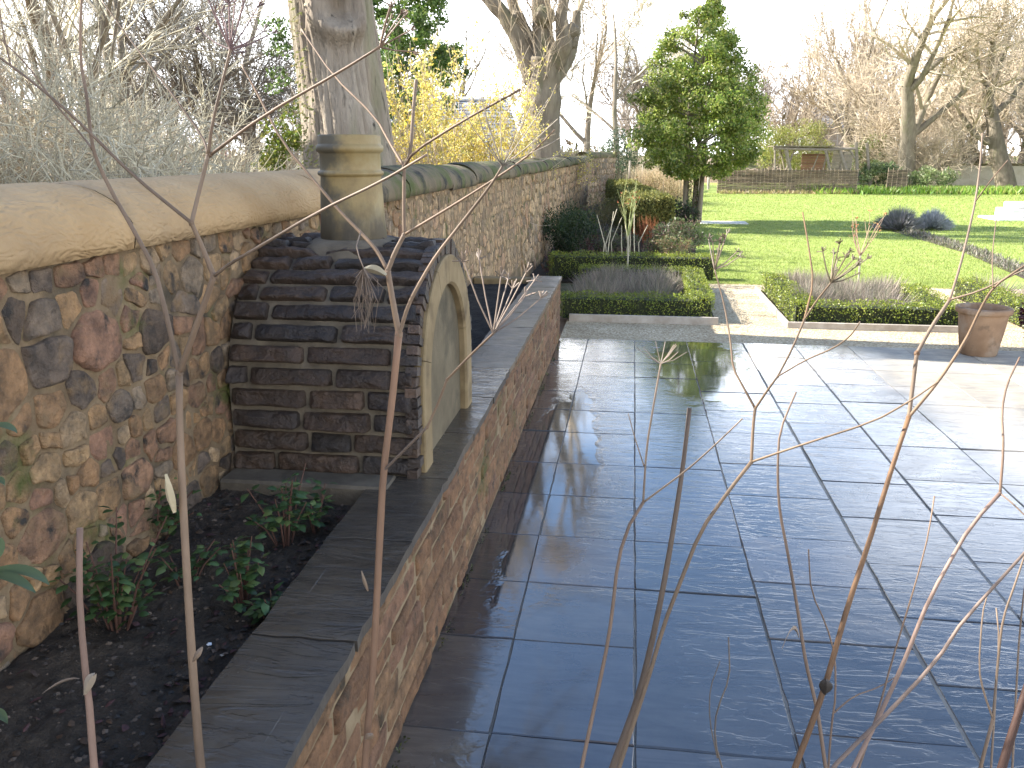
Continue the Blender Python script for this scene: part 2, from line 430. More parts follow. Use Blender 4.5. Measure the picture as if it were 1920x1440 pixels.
def mat_gravel():
    m, t, p, out = new_mat('golden_gravel')
    v = coords(t)
    vo = t.nodes.new('ShaderNodeTexVoronoi'); vo.inputs['Scale'].default_value = 55
    t.links.new(v, vo.inputs['Vector'])
    c = ramp(t, vo.outputs['Color'], (0.1, (0.26, 0.18, 0.095)), (0.5, (0.47, 0.37, 0.225)), (0.9, (0.62, 0.53, 0.37)))
    c = mixc(t, 1.0, c, ramp(t, tnoise(t, v, 1.5, 5), (0.3, (0.8, 0.78, 0.75)), (0.7, (1.1, 1.1, 1.1))), 'MULTIPLY')
    t.links.new(c, p.inputs['Base Color']); p.inputs['Roughness'].default_value = 0.9
    bump(t, p, vo.outputs['Distance'], 0.9, 0.012)
    return m
M_gravel = mat_gravel()
def mat_lawn():
    m, t, p, out = new_mat('mown_lawn')
    v = coords(t)
    c = ramp(t, tnoise(t, v, 0.9, 6, 0.6), (0.3, (0.21, 0.27, 0.055)), (0.7, (0.27, 0.325, 0.085)))
    c = mixc(t, 1.0, c, ramp(t, tnoise(t, v, 45, 3, 0.7), (0.3, (0.6, 0.65, 0.6)), (0.7, (1.35, 1.3, 1.3))), 'MULTIPLY')
    c = mixc(t, ramp(t, tnoise(t, coords(t, (1, .4, 1)), 1.6, 6, .7), (0.5, 0.0), (0.8, 0.6)), c, (0.33, 0.33, 0.13))
    t.links.new(c, p.inputs['Base Color']); p.inputs['Roughness'].default_value = 0.85
    p.inputs['Specular IOR Level'].default_value = 0.15
    bump(t, p, tnoise(t, v, 70, 3, 0.7), 0.8, 0.02)
    return m
M_lawn = mat_lawn()

# ---------------------------------------------------------------- stones on a surface
def clip_poly(poly, nx, ny, d):
    out = []
    for i in range(len(poly)):
        a, b = poly[i], poly[(i + 1) % len(poly)]
        da = a[0] * nx + a[1] * ny - d; db = b[0] * nx + b[1] * ny - d
        if da <= 0: out.append(a)
        if (da < 0 < db) or (db < 0 < da):
            t_ = da / (da - db); out.append((a[0] + (b[0] - a[0]) * t_, a[1] + (b[1] - a[1]) * t_))
    return out
def voronoi(pts, box, ay, wts=None):
    """cells of the points in (u, v), v stretched by ay while measuring"""
    P = np.array(pts) * np.array([1, ay])
    u0, u1, v0, v1 = box
    cells = []
    for i in range(len(P)):
        poly = [(u0, v0 * ay), (u1, v0 * ay), (u1, v1 * ay), (u0, v1 * ay)]
        d2 = ((P - P[i]) ** 2).sum(1)
        for j in np.argsort(d2)[1:26]:
            n_ = P[j] - P[i]; mid = (P[i] + P[j]) / 2
            poly = clip_poly(poly, n_[0], n_[1], n_ @ mid + (0 if wts is None else (wts[i] ** 2 - wts[j] ** 2) / 2))
            if len(poly) < 3: break
        if len(poly) >= 3: cells.append([(a, b / ay) for a, b in poly])
    return cells
def chaikin(p, k=0.22, it=1):
    p = np.array(p, float)
    for _ in range(it):
        q = np.roll(p, -1, 0)
        p = np.stack([p * (1 - k) + q * k, p * k + q * (1 - k)], 1).reshape(-1, 2)
    return p
def shrink(poly, g):
    p = np.array(poly, float); c = p.mean(0)
    for i in range(len(poly)):
        pass
    # inset by clipping with the edges moved inwards
    res = [tuple(x) for x in p]
    area = 0.5 * sum(p[i][0] * p[(i + 1) % len(p)][1] - p[(i + 1) % len(p)][0] * p[i][1] for i in range(len(p)))
    s_ = 1 if area > 0 else -1
    for i in range(len(p)):
        a, b = p[i], p[(i + 1) % len(p)]
        e = b - a; l = np.hypot(*e)
        if l < 1e-6: continue
        nx, ny = s_ * e[1] / l, -s_ * e[0] / l
        res = clip_poly(res, nx, ny, nx * a[0] + ny * a[1] - g)
        if len(res) < 3: return None
    return res
def resample(p, n):
    q = np.vstack([p, p[:1]]); d = np.hypot(*(np.diff(q, axis=0).T)); s_ = np.concatenate([[0], np.cumsum(d)])
    t_ = np.linspace(0, s_[-1], n, endpoint=False)
    return np.stack([np.interp(t_, s_, q[:, 0]), np.interp(t_, s_, q[:, 1])], 1)
def stone(mb, poly, fmap, depth, col, wob=0.006, bulge=0.4, n=20, r0=random, chk=0.2):
    p = resample(chaikin(poly, chk, 1 if chk < .13 else 2), n)
    c = p.mean(0)
    size = np.sqrt(((p - c) ** 2).sum(1)).mean()
    sx, sy = r0.random() * 50, r0.random() * 50
    ex = np.ptp(p, axis=0).max(); tilt = (r0.uniform(-.8, .8) * depth / ex, r0.uniform(-.8, .8) * depth / ex)
    V = []
    rings = [(1.0, -0.25), (0.98, 0.45), (0.93, 0.85), (0.78, 1.0), (0.55, 1.0 + bulge * .3), (0.28, 1.0 + bulge * .4)]
    for (k, d) in rings:
        for q in p:
            u = c + (q - c) * k
            nn = mnoise.noise((u[0] * 9 + sx, u[1] * 9 + sy, k * 2)); n2 = mnoise.noise((u[0] * 24 + sx, u[1] * 24, 5))
            off = np.array([mnoise.noise((u[0] * 14 + sy, u[1] * 14, 1)), mnoise.noise((u[0] * 14, u[1] * 14 + sx, 8))]) * wob
            dd = d * depth if d < 0 else d * depth * (1 + .5 * nn) + (n2 * max(depth * .25, .003) if d > .5 else 0) + (tilt[0] * (u[0] - c[0]) + tilt[1] * (u[1] - c[1])) * (d > .5)
            V.append(fmap(u[0] + off[0], u[1] + off[1], dd))
    V.append(fmap(c[0], c[1], depth * (1 + bulge * .5)))
    Fc = []
    for r_ in range(len(rings) - 1):
        for i in range(n):
            j = (i + 1) % n
            Fc.append((r_ * n + i, r_ * n + j, (r_ + 1) * n + j, (r_ + 1) * n + i))
    b = (len(rings) - 1) * n; k = len(rings) * n
    for i in range(n): Fc.append((b + i, b + (i + 1) % n, k))
    mb.add(V, [f for f in Fc], col)

# ================================================================ GROUND
def sheet(name, mat, poly, z):
    mb = MB()
    v = [(x, y, z) for x, y in poly]
    mb.add(v, [tuple(range(len(v)))])
    return setting(mb.build(name, mat))
def grid_sheet(name, mat, x0, x1, y0, y1, dx, fz):
    nx = max(2, int((x1 - x0) / dx) + 1); ny = max(2, int((y1 - y0) / dx) + 1)
    X, Y = np.meshgrid(np.linspace(x0, x1, nx), np.linspace(y0, y1, ny), indexing='ij')
    Z = np.array([[fz(X[i, j], Y[i, j]) for j in range(ny)] for i in range(nx)])
    mb = MB()
    i = np.arange(nx - 1)[:, None] * ny; j = np.arange(ny - 1)[None, :]
    q = np.stack([i + j, i + ny + j, i + ny + j + 1, i + j + 1], -1).reshape(-1, 4)
    mb.add(np.stack([X, Y, Z], -1).reshape(-1, 3), q)
    return setting(mb.build(name, mat, smooth=True))

sheet('ground', M_leaflitter, [(-700, -700), (700, -700), (700, 900), (-700, 900)], -0.06)
sheet('lawn', M_lawn, [(1.2, 14.45), (30, 14.45), (34, 66), (0.5, 66), (0.5, 49), (1.3, 30), (1.6, 22), (1.25, 17)], -0.02)
sheet('border_soil', M_soil, [(-1.8, 14.6), (1.4, 14.6), (1.9, 24), (1.5, 33), (-0.5, 40), (-1.8, 40)], -0.026)
# gravel: the strip in front of the beds, the path between them and the walk behind
grid_sheet('gravel_path', M_gravel, -0.8, 8.5, 9.86, 14.6, 0.12, lambda x, y: -0.012 + 0.006 * mnoise.noise((x * 3, y * 3, 0)))
# patio: bedding and slabs
sheet('patio_bedding', mat_plain('joint_mortar', (0.045, 0.042, 0.037), (0.19, 0.165, 0.125), 2.2, 0.4, 40, 0.6, 0.006, spec=0.6), [(-0.8, -3), (8.5, -3), (8.5, 9.84), (-0.8, 9.84)], -0.0055)
def build_patio():
    mb = MB()
    xe = [-0.80, -0.46, 0.078, 0.67, 1.30, 1.86, 2.45, 3.05, 3.66, 4.28, 4.9, 5.6, 6.2, 6.9, 7.6, 8.5]
    ye = [-3, -2.1, -1.2, -0.3, 0.4, 1.0, 1.55, 2.12, 2.71, 3.36, 3.89, 4.44, 5.05, 5.63, 6.33, 6.92, 7.5, 8.1, 8.7, 9.25, 9.82]
    pal = [(0.20, 0.19, 0.18), (0.24, 0.22, 0.195), (0.17, 0.17, 0.175), (0.22, 0.205, 0.20), (0.27, 0.235, 0.19), (0.185, 0.18, 0.17)]
    used = set()
    rr = random.Random(5)
    for i in range(len(xe) - 1):
        off = {0: 0.0, 3: 0.16, 4: -0.1}.get(i, 0)
        for j in range(len(ye) - 1):
            if (i, j) in used: continue
            x0, x1 = xe[i], xe[i + 1]
            y0 = ye[j] + (off if 0 < j else 0); y1 = ye[j + 1] + (off if j + 1 < len(ye) - 1 else 0)
            if i in (6, 8, 10, 2) and rr.random() < .3 and j + 1 < len(ye) - 1 and (i, j + 1) not in used:
                used.add((i, j + 1)); y1 = ye[j + 2] + (off if j + 2 < len(ye) - 1 else 0)
            g = rr.choice((0.0008, 0.0014, 0.002, 0.0032))
            col = np.array(rr.choice(pal)) * rr.uniform(.68, 1.38)
            if x0 > 2.2: col = np.array([0.33, 0.30, 0.245]) * rr.uniform(.85, 1.12) if rr.random() < .75 else np.array([0.32, 0.25, 0.18])
            elif y0 > 9.0 and x0 > .5: col = np.array([0.36, 0.27, 0.14]) * rr.uniform(.8, 1.05)
            n = 7
            out = []
            for k in range(n): out.append((x0 + g + (x1 - x0 - 2 * g) * k / n, y0 + g))
            for k in range(n): out.append((x1 - g, y0 + g + (y1 - y0 - 2 * g) * k / n))
            for k in range(n): out.append((x1 - g - (x1 - x0 - 2 * g) * k / n, y1 - g))
            for k in range(n): out.append((x0 + g, y1 - g - (y1 - y0 - 2 * g) * k / n))
            out = np.array(out)
            if i in (3, 4): out[out[:, 0] > x1 - g - 1e-6, 0] -= .006
            if i in (4, 5): out[out[:, 0] < x0 + g + 1e-6, 0] += .004
            sx = rr.random() * 90
            out += np.array([[mnoise.noise((p[0] * 9 + sx, p[1] * 9, 0)), mnoise.noise((p[0] * 9, p[1] * 9 + sx, 4))] for p in out]) * 0.0055
            c = out.mean(0); h0 = rr.uniform(-.002, .003); tx, ty = rr.uniform(-.0045, .0045), rr.uniform(-.0035, .0035)
            V = []; m = len(out)
            for k, dz in ((1.0, -0.02), (1.0, -0.004), (0.985, 0.0)):
                for p in out:
                    q = c + (p - c) * k; V.append((q[0], q[1], h0 + dz + tx * (q[0] - c[0]) + ty * (q[1] - c[1])))
            Fc = [(r_ * m + a, r_ * m + (a + 1) % m, (r_ + 1) * m + (a + 1) % m, (r_ + 1) * m + a) for r_ in range(2) for a in range(m)]
            Fc.append(tuple(2 * m + a for a in range(m)))
            mb.add(V, Fc, col)
    return setting(mb.build('patio', M_paving))
build_patio()
def soil_z(x, y):
    b = 0.575 + 0.035 * min(1, max(0, (y - 2.0) / 1.4)) + 0.05 * min(1, max(0, (-1.15 - x) / .6))
    return b + 0.02 * mnoise.noise((x * 5, y * 5, 0)) + 0.012 * mnoise.noise((x * 17, y * 17, 3)) + 0.006 * mnoise.noise((x * 45, y * 45, 6))
grid_sheet('raised_bed_soil', M_soil, -1.86, -1.0, 0.2, 3.6, 0.014, soil_z)
grid_sheet('raised_bed_compost', M_compost, -1.86, -1.0, 4.6, 9.72, 0.03, lambda x, y: 0.655 + 0.02 * mnoise.noise((x * 6, y * 6, 0)) + 0.012 * mnoise.noise((x * 25, y * 25, 0)))
grid_sheet('flower_bed', M_soil, -0.74, 2.6, 0.15, 1.75, 0.05, lambda x, y: 0.05 + 0.03 * mnoise.noise((x * 6, y * 6, 0)))

# ================================================================ BOUNDARY WALL
WX = -1.8
WEND = 36.0
rubble_pal = [(0.34, 0.215, 0.11), (0.30, 0.18, 0.095), (0.38, 0.26, 0.14), (0.27, 0.155, 0.10), (0.30, 0.165, 0.115), (0.055, 0.052, 0.052), (0.085, 0.08, 0.078),
              (0.24, 0.20, 0.15), (0.16, 0.14, 0.12), (0.42, 0.31, 0.19)]
rubble_w = [6, 5, 4, 4, 3, 2, 2, 3, 2, 3]
FAR_T = np.array([1.0, .93, .80])
far_pal = [(0.46, 0.35, 0.235), (0.42, 0.33, 0.22), (0.50, 0.39, 0.27), (0.36, 0.29, 0.205), (0.42, 0.29, 0.205), (0.24, 0.20, 0.16), (0.48, 0.355, 0.23), (0.45, 0.36, 0.25)]
wall = thing('boundary_wall', (WX, 2, 0), 'long rubble stone garden wall with a rounded coping running to the far end of the garden', 'wall')
def build_wall():
    rr = random.Random(11)
    mb = MB(); mm = MB()
    top = 1.765
    def fm(u, v, d): return (WX + d, u, v)
    def seeds(y0, y1, z0, z1, du, dv, jit):
        pts = []; nrow = max(1, int(round((z1 - z0) / dv)))
        for r_ in range(nrow):
            u = y0 - rr.random() * du
            v = z0 + (r_ + .5) * (z1 - z0) / nrow
            while u < y1 + du:
                pts.append((u + rr.uniform(-.18, .18) * du, v + rr.uniform(-jit, jit) * dv)); u += du * rr.choice((.55, .8, 1.0, 1.3, 1.55))
        return pts
    def darts(y0, y1, z0, z1, ay, radii):
        pts, ws = [], []
        for r_ in radii:
            for _ in range(int((y1 - y0) * (z1 - z0) * (1.6 if r_ > .1 else 3.2) / (r_ * r_))):
                u, v = rr.uniform(y0, y1), rr.uniform(z0, z1)
                if all((u - a) ** 2 + ((v - b_) * ay) ** 2 > ((r_ + c) * .86) ** 2 for (a, b_), c in zip(pts, ws) if abs(u - a) < .5):
                    pts.append((u, v)); ws.append(r_ * rr.uniform(.92, 1.08))
        return pts, ws
    # near rubble, from pinnings to boulders
    for (y0, y1, z0, radii, pal, wts_, dlo, dhi, gap, nn) in ((0.9, 6.6, .4, (.155, .12, .09, .062, .04), rubble_pal, rubble_w, .005, .022, (.004, .011), 44),
                                                  (6.6, 14, .3, (.15, .115, .085, .06), far_pal, [1] * len(far_pal), .003, .010, (.006, .014), 16)):
        pts, ws = [], []
        zr = z0
        while zr < top:
            hr = rr.choice((.075, .10, .125, .15, .185)) * (1 if y0 < 5 else 1.15); u = y0 - .1
            while u < y1 + .1:
                wd = hr * rr.choice((.7, .95, 1.3, 1.7))
                if hr > .12 and rr.random() < .33:      # a pair of small stones instead of one
                    for q_ in (.27, .73): pts.append((u + wd * rr.uniform(.35, .65), zr + hr * q_ + rr.uniform(-.01, .01))); ws.append(hr * .2)
                    wd *= .8
                else: pts.append((u + wd / 2, zr + hr / 2 + rr.uniform(-.22, .22) * hr)); ws.append((wd + hr) / 4)
                u += wd
            zr += hr
        for c in voronoi(pts, (y0, y1, z0, top), 1.12, ws):
            p = shrink(c, rr.uniform(*gap))
            if not p or len(p) < 3: continue
            c_ = np.array(p); ext = np.ptp(c_, axis=0)
            if ext.min() < .03: continue
            big = ext.max() > .17
            col = (FAR_T if pal is far_pal else 1) * (np.array(rr.choices(pal, wts_)[0]) * .72 + np.array(pal[0]) * .22) * rr.uniform(.85, 1.12)
            stone(mb, p, fm, rr.uniform(dlo, dhi) * (1.15 if big else .8), col, .015, .2, nn if big else max(14, nn // 2), rr, rr.uniform(.03, .125))
    pts = seeds(14, WEND, -0.05, top, 0.42, 0.24, .3)
    for c in voronoi(pts, (14, WEND, -0.05, top), 1.3):
        p = shrink(c, rr.uniform(.014, .03))
        if not p: continue
        stone(mb, p, fm, rr.uniform(.01, .025), FAR_T * np.array(rr.choice(far_pal)) * rr.uniform(.8, 1.15), .012, .2, 10, rr)
    # return at the far end, facing the garden's cross wall
    mb.build('stones', M_rubble, wall, smooth=True)
    # mortar body with an uneven front
    ny = int((WEND + 1) / 0.06); nz_ = 34
    ys = np.linspace(-1, WEND, ny); zs = np.linspace(-0.3, top, nz_)
    V = []
    for y in ys:
        for z in zs: V.append((WX + 0.006 * mnoise.noise((y * 5, z * 5, 1)) + 0.004 * mnoise.noise((y * 18, z * 18, 2)) + .002, y, z))
    i = np.arange(ny - 1)[:, None] * nz_; j = np.arange(nz_ - 1)[None, :]
    mm.add(V, np.stack([i + j, i + nz_ + j, i + nz_ + j + 1, i + j + 1], -1).reshape(-1, 4))
    mm.box(WX - .46, WX - .03, -1, WEND + .02, -0.3, top - .002)
    mm.build('masonry', M_mortar, wall)
build_wall()
def coping_piece(y0, y1, mat, seed, dz=0.0):
    mb = MB()
    # half-round hood: flat vertical nosing, then a wide curve over the wall head
    prof = [(0.0, 0.0), (0.035, 0.002), (0.045, 0.05)]
    for k in range(1, 12):
        a = math.pi * k / 12
        prof.append((-0.235 + 0.28 * math.cos(a), 0.05 + 0.185 * math.sin(a)))
    prof += [(-0.515, 0.05), (-0.505, 0.0)]
    n = len(prof); ny = max(6, int((y1 - y0) / .07))
    V = []
    for a in range(ny + 1):
        y = y0 + (y1 - y0) * a / ny
        e = min(1, min(a, ny - a) / 1.0)
        for (px, pz) in prof:
            k = 1 - .03 * (1 - e)
            nn = (mnoise.noise((y * 4 + seed, px * 7, pz * 7)) * .006 + mnoise.noise((y * 19 + seed, px * 22, pz * 22)) * .0025) * (.35 if mat is M_coping_new else 1)
            V.append((WX + .012 + (px + .235) * k - .235 + nn, y, 1.768 + dz + pz * k + nn))
    i = np.arange(ny)[:, None] * n; j = np.arange(n - 1)[None, :]
    mb.add(V, np.stack([i + j, i + j + 1, i + n + j + 1, i + n + j], -1).reshape(-1, 4))
    mb.f.append(np.array([list(range(n))])); mb.f.append(np.array([list(range(ny * n, ny * n + n))[::-1]]))
    return mb.build('coping_stone', mat, wall, smooth=True)
jn = [-1.0, 0.9, 2.86, 4.85, 5.72]
for a, b in zip(jn[:-1], jn[1:]): coping_piece(a + .004, b - .004, M_coping_new, a * 3)
jo = [5.72, 6.77, 8.45, 9.76, 11.0, 12.4, 13.7, 15.1, 16.4, 17.9, 19.2, 20.6, 22.1, 23.5, 25.0, 26.4, 28, 29.5, 31, 32.6, 34.2, 36.0]
for k, (a, b) in enumerate(zip(jo[:-1], jo[1:])): coping_piece(a + .006, b - .006, M_coping_old, a * 3, -.012 + .012 * math.sin(k * 2.3))

# the taller end of the wall, bending towards the garden, with a branch running back behind
def build_wall_end():
    t_ = thing('boundary_wall', (-1.6, 37, 0), 'short taller mossy wall stub closing the far end of the long rubble wall', 'wall')
    mb = MB(); mc = MB(); rr = random.Random(3)
    A, B = np.array([-1.9, 36.05]), np.array([-0.85, 40.2])
    d = (B - A) / np.linalg.norm(B - A); nrm = np.array([d[1], -d[0]])
    Ln = np.linalg.norm(B - A)
    top = 1.9
    def fm(u, v, dd): q = A + d * u + nrm * dd; return (q[0], q[1], v)
    pts = [(u + rr.uniform(-.1, .1), v + rr.uniform(-.07, .07)) for u in np.arange(.1, Ln, .36) for v in np.arange(-.1, top, .24)]
    ms = MB()
    for c in voronoi(pts, (0, Ln, -.2, top), 1.3):
        p = shrink(c, .02)
        if p: stone(ms, p, fm, .02, np.array(rr.choice(far_pal)) * rr.uniform(.7, 1.1), .01, .2, 10, rr)
    for (P, Q, wdt) in ((A, B, .45), (B, B + np.array([-7, 1.5]), .45)):
        e = (Q - P) / np.linalg.norm(Q - P); nn = np.array([e[1], -e[0]]); l = np.linalg.norm(Q - P)
        V = [];
        for u in (0, l):
            for s_ in (-wdt, 0):
                for z in (-.2, top): q = P + e * u + nn * s_; V.append((q[0], q[1], z))
        mb.add(V, [(0, 1, 3, 2), (4, 6, 7, 5), (0, 4, 5, 1), (2, 3, 7, 6), (1, 5, 7, 3)])
        prof = [(.05, 0.005), (.06, .06)] + [(-.22 + .28 * math.cos(a), .06 + .2 * math.sin(a)) for a in np.linspace(.3, math.pi - .3, 8)] + [(-.5, .06), (-.49, .005)]
        n = len(prof); V = []
        for u in np.linspace(-.05, l, 12):
            for (a, z) in prof: q = P + e * u + nn * a; V.append((q[0], q[1], top + z))
        i = np.arange(11)[:, None] * n; j = np.arange(n - 1)[None, :]
        mc.add(V, np.stack([i + j, i + j + 1, i + n + j + 1, i + n + j], -1).reshape(-1, 4))
        mc.f.append(np.array([list(range(mc.n - n, mc.n))[::-1]])); mc.f.append(np.array([list(range(mc.n - 12 * n, mc.n - 11 * n))]))
    ms.build('stones', M_rubble, t_, smooth=True); mb.build('masonry', M_mortar, t_); mc.build('coping', M_coping_old, t_, smooth=True)
build_wall_end()

# ================================================================ LOW RETAINING WALL
low = thing('retaining_wall', (-0.93, 5, 0), 'low brown coursed stone wall with wet slab coping between the raised bed and the patio', 'wall')
LX, LY0, LY1 = -0.79, 0.0, 9.78
def low_top(y): return 0.685 + 0.006 * (y - 2)
def build_low():
    rr = random.Random(21); ms = MB(); mm = MB()
    pal = [(0.19, 0.105, 0.055), (0.22, 0.125, 0.065), (0.165, 0.095, 0.055), (0.24, 0.15, 0.08), (0.20, 0.115, 0.075), (0.15, 0.09, 0.05)]
    def fm(u, v, d): return (LX - .012 + d, u, v * (low_top(u) - .045) / .64)
    def fe(u, v, d): return (u, LY1 - .012 + d, v)
    z = 0.005; rows = []
    while z < .63:
        h = rr.uniform(.075, .115)
        if z + h > .60: h = .638 - z
        rows.append((z, z + h)); z += h
    for (z0, z1) in rows:
        u = LY0 - rr.random() * .2
        while u < LY1:
            l = rr.uniform(.22, .62); u1 = min(u + l, LY1)
            if u1 - u > .06:
                g = .004
                poly = [(u + g, z0 + g + rr.uniform(0, .006)), (u1 - g, z0 + g + rr.uniform(0, .006)), (u1 - g, z1 - g + rr.uniform(-.006, 0)), (u + g, z1 - g + rr.uniform(-.006, 0))]
                stone(ms, poly, fm, rr.uniform(.008, .018), (np.array(rr.choice(pal)) * .6 + np.array(pal[0]) * .4) * rr.uniform(.82, 1.15), .003, .15, 40 if u < 5 else 20, rr, .04)
            u += l
    for (z0, z1) in rows:
        u = LX - .3
        while u < LX - .02:
            u1 = min(LX - .01, u + rr.uniform(.12, .25))
            stone(ms, [(u + .005, z0 + .005), (u1 - .005, z0 + .005), (u1 - .005, z1 - .005), (u + .005, z1 - .005)], fe, .014, np.array(rr.choice(pal)), .004, .2, 12, rr, .08)
            u = u1
    ms.build('stones', M_lowstone, low, smooth=True)
    V = []
    for y in (LY0, LY1 - .01):
        for x in (LX - .30, LX - .006):
            for zz in (-.1, low_top(y) - .042): V.append((x, y, zz))
    mm.add(V, [(0, 1, 3, 2), (4, 6, 7, 5), (0, 4, 5, 1), (2, 3, 7, 6), (1, 5, 7, 3)])
    mm.build('masonry', M_lowmortar, low)
    # coping slabs
    y = LY0; cuts = [0.0, .7, 1.45, 2.18, 2.86, 3.50, 4.13, 4.80, 5.5, 6.15, 6.85, 7.5, 8.2, 8.95, LY1 + .015]
    cpal = [(0.27, 0.215, 0.15), (0.22, 0.18, 0.13), (0.30, 0.24, 0.165), (0.25, 0.205, 0.15)]
    for k, (a, b) in enumerate(zip(cuts[:-1], cuts[1:])):
        mb = MB(); g = .005; col = np.array(rr.choice(cpal)) * rr.uniform(.9, 1.1)
        if a > 5.4: col = np.array([0.42, 0.33, 0.21]) * rr.uniform(.9, 1.2)
        x0, x1 = LX - .315, LX + .014
        n = 9
        out = [(x0 + (x1 - x0) * i / n, a + g) for i in range(n)] + [(x1, a + g + (b - a - 2 * g) * i / n) for i in range(n)] + \
              [(x1 - (x1 - x0) * i / n, b - g) for i in range(n)] + [(x0, b - g - (b - a - 2 * g) * i / n) for i in range(n)]
        out = np.array(out); sx = k * 7.3
        out += np.array([[mnoise.noise((p[0] * 13 + sx, p[1] * 13, 0)), mnoise.noise((p[0] * 13, p[1] * 13 + sx, 4))] for p in out]) * .010
        c = out.mean(0); m = len(out); V = []
        tl = rr.uniform(-.008, .008)
        for kk, dz in ((.985, -.042), (1.0, -.036), (1.0, -.0015), (.996, 0), (.5, .001)):
            for p in out:
                q = c + (p - c) * kk
                V.append((q[0], q[1], low_top(q[1]) + dz + tl * (q[0] - c[0]) + (.003 * mnoise.noise((q[0] * 8 + sx, q[1] * 5, 2)) if dz > -.01 else 0)))
        Fc = [(r_ * m + i, r_ * m + (i + 1) % m, (r_ + 1) * m + (i + 1) % m, (r_ + 1) * m + i) for r_ in range(4) for i in range(m)]
        Fc.append(tuple(4 * m + i for i in range(m))); Fc.append(tuple(range(m))[::-1])
        mb.add(V, Fc, col)
        mb.build('coping_slab', M_slabcope, low)
build_low()
# end kerb of the raised bed, from the low wall to the garden wall
ek = MB(); ek.bbox(-1.78, LX - .32, 9.6, 9.78, -.05, .72, .012, (1, 1, 1))
tag(ek.build('bed_kerb', M_cream), 'pale stone kerb closing the far end of the black compost bed', 'kerb')

